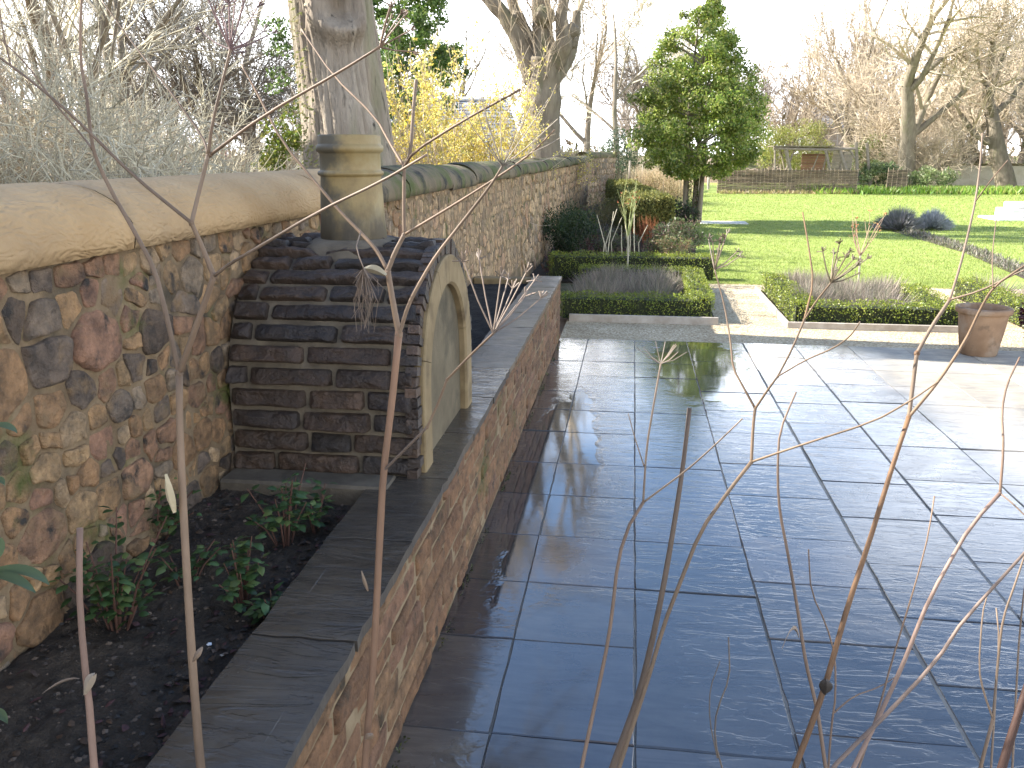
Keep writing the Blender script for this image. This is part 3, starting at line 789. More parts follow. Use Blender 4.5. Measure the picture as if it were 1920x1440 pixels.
# ================================================================ STONE OVEN
OY, OR_, OZ0, OSP = 4.13, 0.64, 0.69, 1.045      # axis y, outer radius, base, springing
OX0, OX1 = WX + .02, -0.905
oven = thing('stone_oven', (-1.35, OY, OZ0), 'dark stone barrel vaulted outdoor hearth with a cream arch mouth and clay chimney pot', 'oven')
ARC = (OSP - OZ0) * 2 + math.pi * OR_
def vault(u, v, d, rad=OR_):
    leg = OSP - OZ0
    rad_ = rad
    if v < leg: return (u, OY - rad_ - d, OZ0 + v)
    if v > leg + math.pi * OR_: return (u, OY + rad_ + d, OZ0 + (2 * leg + math.pi * OR_ - v))
    a = math.pi - (v - leg) / OR_
    return (u, OY + (rad_ + d) * math.cos(a), OSP + (rad_ + d) * math.sin(a))
def build_oven():
    rr = random.Random(33); ms = MB(); mm = MB(); mr_ = MB()
    core = OR_ - .03
    nrow = 27; hh = ARC / nrow
    pal = [(0.036, 0.024, 0.016), (0.047, 0.031, 0.020), (0.030, 0.023, 0.018), (0.056, 0.036, 0.023), (0.042, 0.031, 0.024)]
    for r_ in range(nrow):
        u = OX0 - rr.random() * .12
        while u < OX1 - .03:
            l = rr.choice((.20, .27, .33, .40, .46)); u1 = min(u + l, OX1 - .012)
            if OX1 - u1 < .1: u1 = OX1 - .012
            us = max(u, OX0)
            if u1 - us > .04:
                g = .008
                z0, z1 = r_ * hh + .006, (r_ + 1) * hh - .010
                poly = [(us + g, z0 + rr.uniform(0, .006)), (u1 - g, z0 + rr.uniform(0, .006)), (u1 - g, z1 - rr.uniform(0, .008)), (us + g, z1 - rr.uniform(0, .008))]
                tl = rr.uniform(.03, .045)
                # each course leans out at its foot like a lapped slate
                side = -1 if r_ < nrow / 2 else 1
                zc = (z0 + z1) / 2
                fm = lambda a, b, d: vault(a, b, d - .030 + (0.012 * (zc - b) / hh * side * -1 * 2 if d > .004 else 0))
                stone(ms, poly, fm, tl, np.array(rr.choice(pal)) * rr.uniform(.8, 1.3), .003, .1, 44, rr, .03)
            u = u1
    ms.build('stones', M_dark_stone, oven, smooth=True)
    # mortar shell
    n = 60; V = []
    for u in (OX0, OX1 - .02):
        for k in range(n + 1): V.append(vault(u, ARC * k / n, -.026))
    mm.add(V, [(k, k + 1, n + 1 + k + 1, n + 1 + k) for k in range(n)])
    mm.build('mortar_shell', M_oven_mortar, oven, smooth=True)
    # thin dark edge stones round the mouth
    nv = 58
    for k in range(nv):
        v0, v1 = ARC * k / nv + .004, ARC * (k + 1) / nv - .004
        d1 = rr.uniform(-.004, .014)
        V = []
        for u in (OX1 - .05, OX1 + rr.uniform(-.006, .008)):
            for (v, d) in ((v0, -.065), (v1, -.065), (v1, d1), (v0, d1)): V.append(vault(u, v, d))
        mr_.add(V, [(0, 1, 2, 3), (7, 6, 5, 4), (0, 4, 5, 1), (1, 5, 6, 2), (2, 6, 7, 3), (3, 7, 4, 0)], np.array(rr.choice(pal)) * rr.uniform(.9, 1.8))
    mr_.build('edge_stones', M_dark_stone, oven)
    # cream arch, three stones in joint, swept ring
    ma = MB()
    joints = [0, .20, .40, .5, .6, .80, 1.0]
    ro, ri = -.068, -.215
    for a, b in zip(joints[:-1], joints[1:]):
        n = 14; V = []
        for k in range(n + 1):
            v = ARC * (a + .0008 + (b - a - .0016) * k / n)
            for (u, d) in ((OX1 - .12, ro), (OX1 + .012, ro), (OX1 + .018, ro - .006), (OX1 + .018, ri + .012), (OX1 + .006, ri), (OX1 - .12, ri)):
                V.append(vault(u, v, d))
        m = 6
        Fc = [(k * m + i, k * m + (i + 1) % m, (k + 1) * m + (i + 1) % m, (k + 1) * m + i) for k in range(n) for i in range(m)]
        Fc += [tuple(range(m))[::-1], tuple(n * m + i for i in range(m))]
        ma.add(V, Fc)
    ma.build('arch_ring', M_cream, oven)
    # recessed back panel
    mp_ = MB(); n = 40
    V = [vault(OX1 - .022, ARC * k / n, ri - .0 + .01) for k in range(n + 1)]
    V += [(OX1 - .022, OY, OZ0)]
    mp_.add(V, [(k, k + 1, n + 1) for k in range(n)])
    V2 = [(x - .06, y, z) for x, y, z in V]
    mp_.add(V2, [(k + 1, k, n + 1) for k in range(n)])
    mp_.build('back_panel', M_render, oven)
    # footing strip in the soil beside the vault
    mf = MB(); mf.bbox(OX0, OX1 - .1, OY - OR_ - .16, OY - OR_ + .01, .50, .702, .012)
    mf.build('footing', M_oven_mortar, oven)
    # bed of mortar and pot
    cx, cy = -1.365, OY
    mbed = MB(); n = 32; V = []; rs = [(.25, OSP + OR_ - .08), (.235, OSP + OR_ - .02), (.20, OSP + OR_ + .004), (.15, OSP + OR_ + .014), (.1, OSP + OR_ + .014)]
    for (r_, z) in rs:
        for k in range(n):
            a = 2 * math.pi * k / n; rr_ = r_ * (1 + .06 * mnoise.noise((math.cos(a) * 2, math.sin(a) * 2, r_ * 9)))
            V.append((cx + rr_ * math.cos(a), cy + rr_ * math.sin(a), z))
    mbed.add(V, [(i * n + k, i * n + (k + 1) % n, (i + 1) * n + (k + 1) % n, (i + 1) * n + k) for i in range(len(rs) - 1) for k in range(n)])
    mbed.build('mortar_bed', M_oven_mortar, oven, smooth=True)
    mc = MB(); n = 48
    z0 = OSP + OR_ - .004
    prof = [(.163, 0), (.166, .02), (.160, .10), (.154, .22), (.149, .295), (.150, .300), (.160, .304), (.163, .312), (.160, .321), (.150, .325), (.149, .330), (.148, .400),
            (.152, .404), (.163, .412), (.166, .424), (.163, .436), (.155, .440), (.153, .446), (.153, .478), (.149, .484), (.128, .484), (.124, .478), (.124, .10), (.124, .0)]
    V = []
    for (r_, z) in prof:
        for k in range(n):
            a = 2 * math.pi * k / n; V.append((r_ * math.cos(a), r_ * math.sin(a), z))
    mc.add(np.array(V) * np.array([.98, .98, 1.04]) + np.array([cx, cy, z0]), [(i * n + k, i * n + (k + 1) % n, (i + 1) * n + (k + 1) % n, (i + 1) * n + k) for i in range(len(prof) - 1) for k in range(n)])
    mc.build('chimney_pot', M_chim, oven, smooth=True, loc=(cx, cy, z0))
build_oven()

# ================================================================ PLANTS
def unit(v): return v / (np.linalg.norm(v, axis=-1, keepdims=True) + 1e-9)
def rvec(n): return unit(rng.normal(size=(n, 3)))
def leafcol(n, cols, var=.2):
    c = np.array(cols, float)[rng.integers(0, len(cols), n)]
    return c * rng.uniform(1 - var, 1 + var, (n, 1))
def clump_points(centers, radii, n, squash=.8):
    k = rng.integers(0, len(centers), n)
    d = rvec(n) * (rng.random((n, 1)) ** .45) * np.asarray(radii)[k][:, None]
    d[:, 2] *= squash
    return np.asarray(centers)[k] + d, unit(d + 1e-6), k

# --- bare branching
def wander(p, d, L_, k, curl, up, rr):
    pts = [p]; d = d / np.linalg.norm(d)
    for i in range(k):
        d = d + np.array([rr.gauss(0, curl), rr.gauss(0, curl), rr.gauss(0, curl) + up]); d /= np.linalg.norm(d)
        p = p + d * (L_ / k); pts.append(p)
    return np.array(pts), d
def grow(out, p, d, L_, r, lev, maxlev, rr, nch=(3, 5), ang=(30, 60), lr=(.55, .8), curl=.12, up=.05, rmin=.004, start=.35, endr=.55):
    k = 6 if lev == 0 else (4 if lev < maxlev else 3)
    pts, de = wander(np.asarray(p, float), np.asarray(d, float), L_, k, curl * (1 if lev else .5), up, rr)
    r1 = max(rmin * .7, r * endr) if lev < maxlev else rmin * .5
    out.append((pts, np.linspace(r, r1, k + 1), lev))
    if lev >= maxlev: return
    n = rr.randint(*nch)
    for i in range(n + 1):
        last = i == n
        t_ = 1.0 if last else rr.uniform(start if lev == 0 else .2, 1.0)
        f = t_ * k; i0 = min(int(f), k - 1); q = pts[i0] + (pts[i0 + 1] - pts[i0]) * (f - i0)
        dd = pts[i0 + 1] - pts[i0]; dd /= np.linalg.norm(dd)
        a = R(rr.uniform(*ang)) * (.4 if last else 1)
        v = np.array([rr.gauss(0, 1) for _ in range(3)]); v -= dd * (v @ dd); v /= np.linalg.norm(v)
        nd = dd * math.cos(a) + v * math.sin(a)
        rad = (r + (r1 - r) * t_) * (rr.uniform(.45, .7) if not last else .9)
        grow(out, q, nd, L_ * rr.uniform(*lr), max(rmin, rad), lev + 1, maxlev, rr, nch, ang, lr, curl, up, rmin, start, endr)
TW = {'pale': (0.46, 0.42, 0.31), 'grey': (0.30, 0.275, 0.22), 'red': (0.36, 0.22, 0.18), 'tan': (0.40, 0.33, 0.24), 'green': (0.24, 0.25, 0.13), 'dark': (0.13, 0.11, 0.085)}
def bare_tree(name, label, cat, loc, col, group=None, trunk_mat=None, stems=1, **kw):
    rr = random.Random(kw.pop('seed', 1)); out = []
    Lk = kw.pop('L'); rk = kw.pop('r'); ml = kw.pop('maxlev'); lean = kw.pop('lean', (0, 0)); spread = kw.pop('spread', .35); rmin = kw.get('rmin', .004)
    for s_ in range(stems):
        a = rr.uniform(0, 6.28) if stems > 1 else 0; sp = spread * rr.uniform(.3, 1) if stems > 1 else 0
        grow(out, (math.cos(a) * sp * .3, math.sin(a) * sp * .3, -.1), (lean[0] + math.cos(a) * sp, lean[1] + math.sin(a) * sp, 1), Lk * (rr.uniform(.7, 1.1) if stems > 1 else 1), rk, 0, ml, rr, **kw)
    t_ = thing(name, (0, 0, 0), label, cat, group)
    cut = 1 if stems == 1 else 0
    mt = MB(); mt.tubes([(p, r_) for p, r_, l in out if l <= cut], 9 if stems == 1 else 6)
    mt.build('trunk' if stems == 1 else 'stems', trunk_mat or M_bark, t_, smooth=True)
    mc = MB(); c = np.array(TW[col]) if isinstance(col, str) else np.array(col)
    mc.tubes([(p, r_, c * rr.uniform(.75, 1.25)) for p, r_, l in out if l > cut], 3)
    mc.build('crown' if stems == 1 else 'twigs', M_twig, t_)
    t_.location = loc
    return t_


# --- leafy things
def leafy_shrub(name, label, cat, loc, rad, cols, n, size, nclump=14, mat=None, group=None, stemcol='dark', flat=.55, cr=.38, asp=.5, up=.3, parts=('foliage', 'stems'), nst=9):
    """clumps spread through an ellipsoid standing on loc"""
    t_ = thing(name, (0, 0, 0), label, cat, group)
    rx, ry, rz = rad
    cen = rvec(nclump) * (rng.uniform(.45, .85, (nclump, 1)))
    cen = cen * np.array([rx, ry, rz]) + np.array([0, 0, rz])
    cen[:, 2] = np.maximum(cen[:, 2], .12 * rz)
    cr_ = rng.uniform(.7, 1.2, nclump) * cr * (rx + ry + rz) / 3
    P, D, k = clump_points(cen, cr_, n)
    P[:, 2] = np.maximum(P[:, 2], .02)
    D = unit(D * .7 + rvec(n) * .8 + np.array([0, 0, up])); N = unit(rvec(n) * .6 + np.array([0, 0, flat]))
    tone = rng.uniform(.75, 1.2, nclump)[k][:, None]
    mb = MB(); mb.leaves(P, D, N, size * rng.uniform(.6, 1.25, n), size * asp * rng.uniform(.7, 1.2, n), .18, leafcol(n, cols) * tone)
    mb.build(parts[0], mat or M_leaf, t_)
    ms = MB(); ps = []
    for c in cen[:nst]:
        b = np.array([rng.uniform(-.15, .15) * rx, rng.uniform(-.15, .15) * ry, -.05])
        m_ = (b + c) / 2 + rng.normal(size=3) * .06 * rz
        ps.append((np.array([b, m_, c]), np.array([.018, .013, .006]) * max(.4, rz), TW[stemcol]))
    ms.tubes(ps, 5); ms.build(parts[1], M_twig, t_)
    t_.location = loc
    return t_
def hedge(name, label, pts, wdt, hgt, cols, dens, size, mat=None, cat='hedge', group=None, wob=.04):
    p = np.array(pts, float)
    t_ = thing(name, (p[0][0], p[0][1], 0), label, cat, group)
    mb = MB(); mc = MB()
    for a, b in zip(p[:-1], p[1:]):
        d = b - a; l = np.linalg.norm(d); d = d / l; nn = np.array([-d[1], d[0]])
        n = int(dens * l * (wdt + 2 * hgt))
        u = rng.random(n) * (l + wdt * .6) - wdt * .3
        per = rng.random(n) * (2 * hgt + wdt)
        s_ = np.where(per < hgt, -wdt / 2, np.where(per < hgt + wdt, per - hgt - wdt / 2, wdt / 2))
        z = np.where(per < hgt, per, np.where(per < hgt + wdt, hgt, 2 * hgt + wdt - per))
        out = np.stack([np.where(per < hgt, -1, np.where(per < hgt + wdt, 0, 1))] * 1, 1)[:, 0]
        bumpy = np.array([mnoise.noise((uu * 4, ss * 5, zz * 5)) + .5 * mnoise.noise((uu * 11, ss * 11, zz * 11)) for uu, ss, zz in zip(u, s_, z)]) * wob
        inn = -np.abs(rng.normal(0, .035, n)) + bumpy
        P = a + d * u[:, None] + nn * (s_ + out * inn)[:, None]
        zz = np.maximum(.01, z + np.where(out == 0, inn, 0))
        P3 = np.column_stack([P, zz])
        Dn = np.column_stack([nn[0] * out, nn[1] * out, np.where(out == 0, 1, .25)])
        D = unit(Dn * .25 + rvec(n) * .9); N = unit(Dn * 1.3 + rvec(n) * .6 + np.array([0, 0, .3]))
        mb.leaves(P3, D, N, size * rng.uniform(.6, 1.3, n), size * .6 * rng.uniform(.7, 1.2, n), .15, leafcol(n, cols, .3) * (1 + bumpy * 5)[:, None].clip(.7, 1.4))
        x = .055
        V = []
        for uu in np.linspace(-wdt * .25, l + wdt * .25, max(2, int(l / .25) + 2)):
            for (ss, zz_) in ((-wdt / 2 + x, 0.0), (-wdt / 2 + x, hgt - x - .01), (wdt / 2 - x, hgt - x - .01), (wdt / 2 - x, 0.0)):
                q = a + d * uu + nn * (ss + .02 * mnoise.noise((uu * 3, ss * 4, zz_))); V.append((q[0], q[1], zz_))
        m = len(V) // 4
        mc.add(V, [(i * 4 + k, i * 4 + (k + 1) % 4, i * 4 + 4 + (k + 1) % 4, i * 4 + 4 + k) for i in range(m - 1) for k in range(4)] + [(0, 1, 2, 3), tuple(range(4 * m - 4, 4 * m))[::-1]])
    for e0, e1 in ((p[0], p[1]), (p[-1], p[-2])):
        d = (e0 - e1) / np.linalg.norm(e0 - e1); nn = np.array([-d[1], d[0]]); n = int(dens * wdt * hgt * 1.3)
        s_ = rng.uniform(-wdt / 2, wdt / 2, n); z = rng.uniform(.01, hgt, n); q = e0 + d * (wdt * .3 + rng.normal(0, .03, n))[:, None] + nn * s_[:, None]
        mb.leaves(np.column_stack([q, z]), unit(np.append(d, .3) * .6 + rvec(n) * .9), unit(np.append(d, 0) + rvec(n) * .6), size * rng.uniform(.6, 1.3, n), size * .6, .15, leafcol(n, cols, .3))
    mb.build('foliage', mat or M_leaf, t_); mc.build('inner_growth', M_core, t_)
    return t_
def spikes(mb, xy, z0, hmin, hmax, wid, cols, lean=.3, var=.25):
    n = len(xy); h = rng.uniform(hmin, hmax, n)
    D = unit(np.column_stack([rng.normal(0, lean, n), rng.normal(0, lean, n), np.ones(n)]))
    P = np.column_stack([xy, np.full(n, z0) if np.isscalar(z0) else z0])
    mb.leaves(P, D, rvec(n), h, np.full(n, wid) * rng.uniform(.7, 1.4, n), .1, leafcol(n, cols, var))

BOX = [(0.19, 0.24, 0.03), (0.24, 0.285, 0.035), (0.13, 0.18, 0.028), (0.29, 0.31, 0.05)]
# ================================================================ FORMAL BEDS
sheet('bed_soil', M_soil, [(-0.8, 10.97), (1.12, 10.97), (1.12, 14.3), (-0.8, 14.3)], .012)
sheet('bed_soil', M_soil, [(2.0, 10.88), (4.12, 10.88), (4.12, 13.75), (2.0, 13.75)], .012)
sheet('bed_soil', M_soil, [(4.85, 10.88), (8.0, 10.88), (8.0, 13.75), (4.85, 13.75)], .012)
hedge('box_hedge', 'low box hedge edging the shaded bed beside the end of the retaining wall', [(-.78, 11.2), (.93, 11.2), (.98, 14.0), (-.7, 14.15)], .32, .32, BOX, 2300, .028)
hedge('box_hedge', 'straight shaded box hedge behind the first bed, in front of the border shrubs', [(-1.25, 15.0), (1.3, 15.1)], .4, .42, BOX, 1900, .030)
hedge('box_hedge', 'sunlit box hedge wrapped round the lavender bed left of the terracotta pot', [(2.2, 13.6), (2.2, 11.1), (3.95, 11.1), (4.0, 12.7)], .32, .30, BOX, 2300, .028)
hedge('box_hedge', 'bit of low box hedge behind the terracotta pot at the right edge', [(7.9, 11.1), (5.0, 11.1), (5.0, 13.6)], .32, .30, BOX, 2000, .028)
def lavender(x0, x1, y0, y1, n, label):
    mb = MB()
    cen = np.column_stack([rng.uniform(x0, x1, 34), rng.uniform(y0, y1, 34)])
    k = rng.integers(0, 34, n); r_ = rng.normal(0, .13, (n, 2)); xy = cen[k] + r_
    xy[:, 0] = xy[:, 0].clip(x0, x1); xy[:, 1] = xy[:, 1].clip(y0, y1)
    D = unit(np.column_stack([r_ * 3.2 + rng.normal(0, .22, (n, 2)), np.full(n, .8)]))
    P = np.column_stack([cen[k] + r_ * .3, np.full(n, .02)])
    P[:, 0] = P[:, 0].clip(x0, x1); P[:, 1] = P[:, 1].clip(y0, y1)
    mb.leaves(P, D, rvec(n), rng.uniform(.2, .46, n), rng.uniform(.006, .011, n), .1, leafcol(n, [(.30, .24, .20), (.22, .19, .17), (.26, .24, .18), (.33, .27, .23), (.20, .20, .13)], .25))
    o = mb.build('lavender', M_needle); o["label"] = label; o["category"] = 'lavender'
    return setting(o, 'stuff')
lavender(-.68, .75, 11.5, 13.9, 9000, 'grey dormant lavender filling the shaded bed by the wall')
lavender(2.4, 3.85, 11.4, 13.75, 9000, 'grey dormant lavender filling the sunlit bed left of the pot')
lavender(5.2, 7.8, 11.4, 13.7, 8000, 'dormant lavender filling the bed at the right edge')
def edging(label, x0, x1, y0, y1, z=.085):
    mb = MB(); mb.bbox(x0, x1, y0, y1, -.06, z, .006)
    return tag(mb.build('edging_board', M_wood), label, 'edging board')
edging('pale timber edging board in front of the shaded box hedge', -.77, 1.13, 10.93, 10.965)
edging('timber edging board in front of the sunlit box hedge, ending behind the pot', 1.96, 4.16, 10.835, 10.87, .07)
edging('timber edging board running back along the right side of the gravel path', 1.955, 1.99, 10.875, 13.8, .07)
edging('timber edging board in front of the hedge at the right edge', 4.8, 8.2, 10.835, 10.87, .07)

# ================================================================ TERRACOTTA POT AND DARK SHRUB
def pot():
    loc = (3.82, 9.74, 0)
    loc = (3.76, 9.62, 0)
    t_ = thing('terracotta_pot', loc, 'large plain terracotta pot with a thick rim standing on the patio edge', 'plant pot')
    n = 56; mb = MB()
    prof = [(.0, .0), (.205, .0), (.218, .012), (.262, .30), (.290, .525), (.292, .535), (.318, .540), (.330, .555), (.333, .59), (.325, .61), (.305, .618), (.285, .612), (.272, .58), (.255, .46)]
    V = [(r_ * math.cos(2 * math.pi * k / n), r_ * math.sin(2 * math.pi * k / n), z) for r_, z in prof for k in range(n)]
    mb.add(np.array(V) * .84 + np.array(loc), [(i * n + k, i * n + (k + 1) % n, (i + 1) * n + (k + 1) % n, (i + 1) * n + k) for i in range(len(prof) - 1) for k in range(n)])
    mb.build('pot_body', M_pot, t_, smooth=True, loc=loc)
    ms = MB(); V = [(.265 * math.cos(2 * math.pi * k / n), .265 * math.sin(2 * math.pi * k / n), .50 + .008 * math.sin(k * 1.7)) for k in range(n)] + [(0, 0, .515)]
    ms.add(np.array(V) * .84 + np.array(loc), [(k, (k + 1) % n, n) for k in range(n)])
    ms.build('soil', mat_plain('pot_compost', (.10, .06, .035), (.20, .12, .07), 14, .9, 50, .8, .02), t_, loc=loc)
pot()
leafy_shrub('burgundy_shrub', 'dark burgundy leaved shrub at the right edge beside the terracotta pot', 'shrub', (4.52, 9.75, 0), (.36, .36, .36), [(.06, .018, .025), (.085, .025, .03), (.045, .015, .02)], 2600, .07, 18)

# ================================================================ ROSES
def rose(loc, label, hst, hcr, col, tips, seed, stake=False, sp=.35):
    rr = random.Random(seed); t_ = thing('standard_rose', (0, 0, 0), label, 'rose')
    mb = MB(); mb.tubes([(np.array([(0, 0, -.05), (.012, .008, hst * .5), (0, 0, hst)]), np.array([.016, .014, .014]), TW['pale'])], 7)
    mb.build('stem', M_twig, t_)
    out = []
    for k in range(7):
        a = rr.uniform(0, 6.28)
        grow(out, (0, 0, hst - rr.uniform(0, .06)), (math.cos(a) * sp, math.sin(a) * sp, 1), hcr * rr.uniform(.5, .85), .008, 0, 1, rr, (1, 3), (12, 32), (.35, .6), .06, .10, .004)
    mc = MB(); mc.tubes([(p, r_ , np.array(col) * rr.uniform(.8, 1.2)) for p, r_, l in out], 4)
    ml = mc; P = np.array([p[-1] for p, r_, l in out if rr.random() < .8]); n = len(P) * 3; P = np.repeat(P, 3, 0)
    ml.leaves(P, unit(rvec(n) * .8 + np.array([0, 0, .8])), rvec(n), rng.uniform(.03, .06, n), .02, .2, leafcol(n, tips)); mc.build('branches', M_twig, t_)
    t_.location = loc
rose((-.06, 14.45, 0), 'standard rose with upright green stems and red tips in front of the shaded hedge', .78, .85, (.26, .29, .12), [(.32, .10, .05), (.28, .16, .07), (.20, .22, .08)], 4, sp=.25)
rose((3.42, 13.5, 0), 'bare standard rose with thin reddish twigs rising from the sunlit lavender bed', .62, .6, (.36, .25, .17), [(.45, .16, .08), (.30, .24, .09)], 9, sp=.6)
def canes():
    mb = MB(); ps = []
    for k in range(9):
        b = np.array([-.55 + .09 * k + rng.uniform(-.05, .05), 15.8 + rng.uniform(-.3, .3), 0]); ps.append((np.array([b, b + np.array([rng.uniform(-.05, .05), 0, .5]), b + np.array([rng.uniform(-.14, .14), 0, rng.uniform(.8, 1.25)])]), np.array([.013, .011, .006]), np.array(TW['pale']) * rng.uniform(.8, 1.3)))
    mb.tubes(ps, 5); tag(mb.build('shrub_canes', M_twig), 'cluster of pale bare upright canes between the wall climber and the standard rose', 'shrub')
canes()

# ================================================================ BORDER ALONG THE WALL
leafy_shrub('wall_climber', 'dark green bushy climber leaning on the long wall behind the beds', 'climber', (-1.25, 17.6, 0), (.55, .9, .62), [(.03, .055, .018), (.045, .075, .02), (.022, .042, .016)], 5200, .055, 26)
leafy_shrub('wall_climber', 'low dark climber on the wall foot just behind the bushy one', 'climber', (-1.5, 21.5, 0), (.3, 1.3, .42), [(.05, .075, .03), (.08, .10, .04)], 2400, .06, 26)
hedge('yew_hedge', 'olive green clipped yew hedge running back beside the long wall', [(.45, 21.5), (.15, 25), (-.25, 30), (-.5, 34.5)], 1.0, 1.05, [(.15, .15, .035), (.11, .12, .03), (.19, .175, .045)], 1500, .075, M_needle, wob=.12)
leafy_shrub('low_shrub', 'pale variegated evergreen shrub at the lawn corner, right of the rusty dock', 'shrub', (1.0, 19.2, 0), (.62, .9, .34), [(.16, .19, .08), (.24, .24, .14), (.10, .14, .05), (.20, .12, .09)], 3600, .075, 30)
leafy_shrub('low_shrub', 'bright green low leafy plant between the yew hedge and the variegated shrub', 'shrub', (.75, 22.2, 0), (.45, .5, .3), [(.16, .24, .04), (.12, .19, .03)], 1200, .085, 14)
leafy_shrub('low_shrub', 'dark glossy shrub spreading at the foot of the holly trunks', 'shrub', (1.25, 25.2, 0), (.75, .8, .4), [(.035, .06, .022), (.05, .075, .03), (.09, .06, .05)], 3200, .08, 24, M_glossleaf)
leafy_shrub('twiggy_shrub', 'rounded brown twiggy shrub behind the yew hedge, left of the holly', 'shrub', (1.05, 33.5, 0), (.85, .8, .75), [(.22, .15, .07), (.28, .20, .10), (.18, .11, .05), (.20, .19, .06)], 3600, .09, 26, M_needle, stemcol='tan', asp=.18)
leafy_shrub('low_shrub', 'low tan and green leafy plant between the straight box hedge and variegated shrub', 'shrub', (.75, 16.9, 0), (.5, .55, .26), [(.22, .20, .09), (.14, .18, .06), (.26, .17, .10)], 1800, .06, 20)
leafy_shrub('low_shrub', 'low dark purple green plant behind the bare canes in the wall border', 'shrub', (-.35, 18.6, 0), (.6, .9, .24), [(.09, .08, .06), (.12, .10, .06), (.10, .13, .05)], 2200, .06, 22)
leafy_shrub('twiggy_shrub', 'small tan twiggy shrub between the yew hedge and the long wall', 'shrub', (-.75, 23.5, 0), (.55, 1.2, .5), [(.28, .22, .12), (.22, .19, .08), (.17, .18, .06)], 2400, .08, 22, M_needle, stemcol='tan', asp=.25)
def sorrel():
    mb = MB(); xy = np.column_stack([rng.normal(.35, .12, 420), rng.normal(21.2, .3, 420)])
    spikes(mb, xy, 0.0, .25, .75, .02, [(.36, .13, .05), (.30, .11, .05), (.42, .19, .08)], .18)
    tag(mb.build('dock_stalks', M_needle), 'rusty orange dead dock stalks in front of the yew hedge', 'dead plant')
    mb = MB(); n = 2600; xy = np.column_stack([rng.normal(.9, .7, n), rng.normal(39, 1.0, n)])
    spikes(mb, xy, 0.0, .7, 1.7, .02, [(.48, .37, .22), (.42, .31, .19), (.52, .42, .27)], .10)
    tag(mb.build('dead_grass_clump', M_needle), 'tall straw coloured dead grass clump behind the brown shrub', 'grass clump')
sorrel()
def groundcover():
    mb = MB(); n = 5000
    xy = np.column_stack([rng.uniform(-1.6, 1.2, n), rng.uniform(15.3, 21.5, n)])
    mb.leaves(np.column_stack([xy, rng.uniform(0, .14, n)]), unit(rvec(n) + np.array([0, 0, .8])), unit(rvec(n) * .5 + np.array([0, 0, 1])), rng.uniform(.05, .12, n), rng.uniform(.03, .06, n), .15,
              leafcol(n, [(.10, .045, .04), (.13, .06, .05), (.06, .07, .03), (.16, .10, .07), (.08, .04, .04)]))
    o = mb.build('ground_cover', M_needle); o['label'] = 'dark reddish ground cover in the wall border'; o['category'] = 'ground cover'; setting(o, 'stuff')
groundcover()

# ================================================================ LAWN DETAIL
def grass():
    mb = MB(); n = 120000
    u = rng.random(n); y = 14.5 + 34 * u ** 1.7
    x0 = np.interp(y, [14.5, 17, 22, 30, 49], [1.25, 1.3, 1.65, 1.4, .6])
    x = x0 + (np.minimum(20, 5.5 + (y - 14) * .55) - x0) * rng.random(n)
    h = rng.uniform(.018, .042, n) * (1 + (y - 14) * .02)
    D = unit(np.column_stack([rng.normal(0, .35, n), rng.normal(0, .35, n), np.ones(n)]))
    P = np.column_stack([x, y, np.full(n, -.022)])
    S = unit(np.cross(D, rvec(n))) * (.004 + (y - 14) * .0003)[:, None]
    V = np.stack([P - S, P + S, P + D * h[:, None]], 1).reshape(-1, 3)
    c = leafcol(n, [(.24, .30, .06), (.28, .34, .085), (.18, .25, .05), (.34, .35, .13)])
    mb.add(V, (np.arange(n) * 3)[:, None] + np.array([[0, 1, 2]]), np.repeat(c, 3, 0))
    o = mb.build('grass', M_grassb); o['label'] = 'short bright mown grass of the lawn'; o['category'] = 'grass'; setting(o, 'stuff')
grass()
sheet('lawn_bed', M_soil, [(6.75, 15.5), (7.35, 15.4), (7.75, 20), (8.1, 25.8), (7.6, 27), (7.2, 25.8), (7.25, 20)], -.012)
def lawn_bed():
    mb = MB(); n = 2600; y = rng.uniform(15.5, 25.5, n); x = np.interp(y, [15.5, 20, 25.8], [7.05, 7.5, 7.65]) + rng.normal(0, .13, n)
    spikes(mb, np.column_stack([x, y]), -.01, .04, .16, .02, [(.20, .19, .16), (.14, .16, .08), (.28, .25, .21), (.12, .10, .07)], .6)
    o = mb.build('bed_plants', M_needle); o['label'] = 'grey green edging plants in the strip bed across the lawn'; o['category'] = 'bedding plants'; setting(o, 'stuff')
lawn_bed()
def mound(x, y, r_, h, cols, label, name='lavender_bush', cat='lavender', n=2600, grp=None):
    mb = MB(); d = rvec(n); d[:, 2] = np.abs(d[:, 2]) * .9 + .08
    P = np.array([x, y, 0]) + d * np.array([r_ * .35, r_ * .35, h * .2])
    mb.leaves(P, unit(d * np.array([r_, r_, h]) + rng.normal(0, .08, (n, 3))), rvec(n), rng.uniform(.5, .85, n) * (np.abs(d) * np.array([r_, r_, h])).max(1), np.full(n, .022), .1, leafcol(n, cols, .3))
    tag(mb.build(name, M_needle), label, cat, grp)
mound(7.55, 26.0, .75, .75, [(.26, .25, .27), (.32, .30, .31), (.20, .21, .17)], 'grey lavender bush at the far end of the strip bed, left one of the pair')
mound(8.55, 26.3, .6, .65, [(.36, .37, .40), (.44, .45, .48), (.28, .30, .29)], 'silvery blue lavender bush ending the strip bed, right one of the pair')
sl = MB(); sl.bbox(2.1, 3.55, 27.4, 28.3, -.05, .01, .01); tag(sl.build('stone_slab', M_palestone), 'pale flat stone slab lying in the lawn beside the holly trunks', 'stone slab')
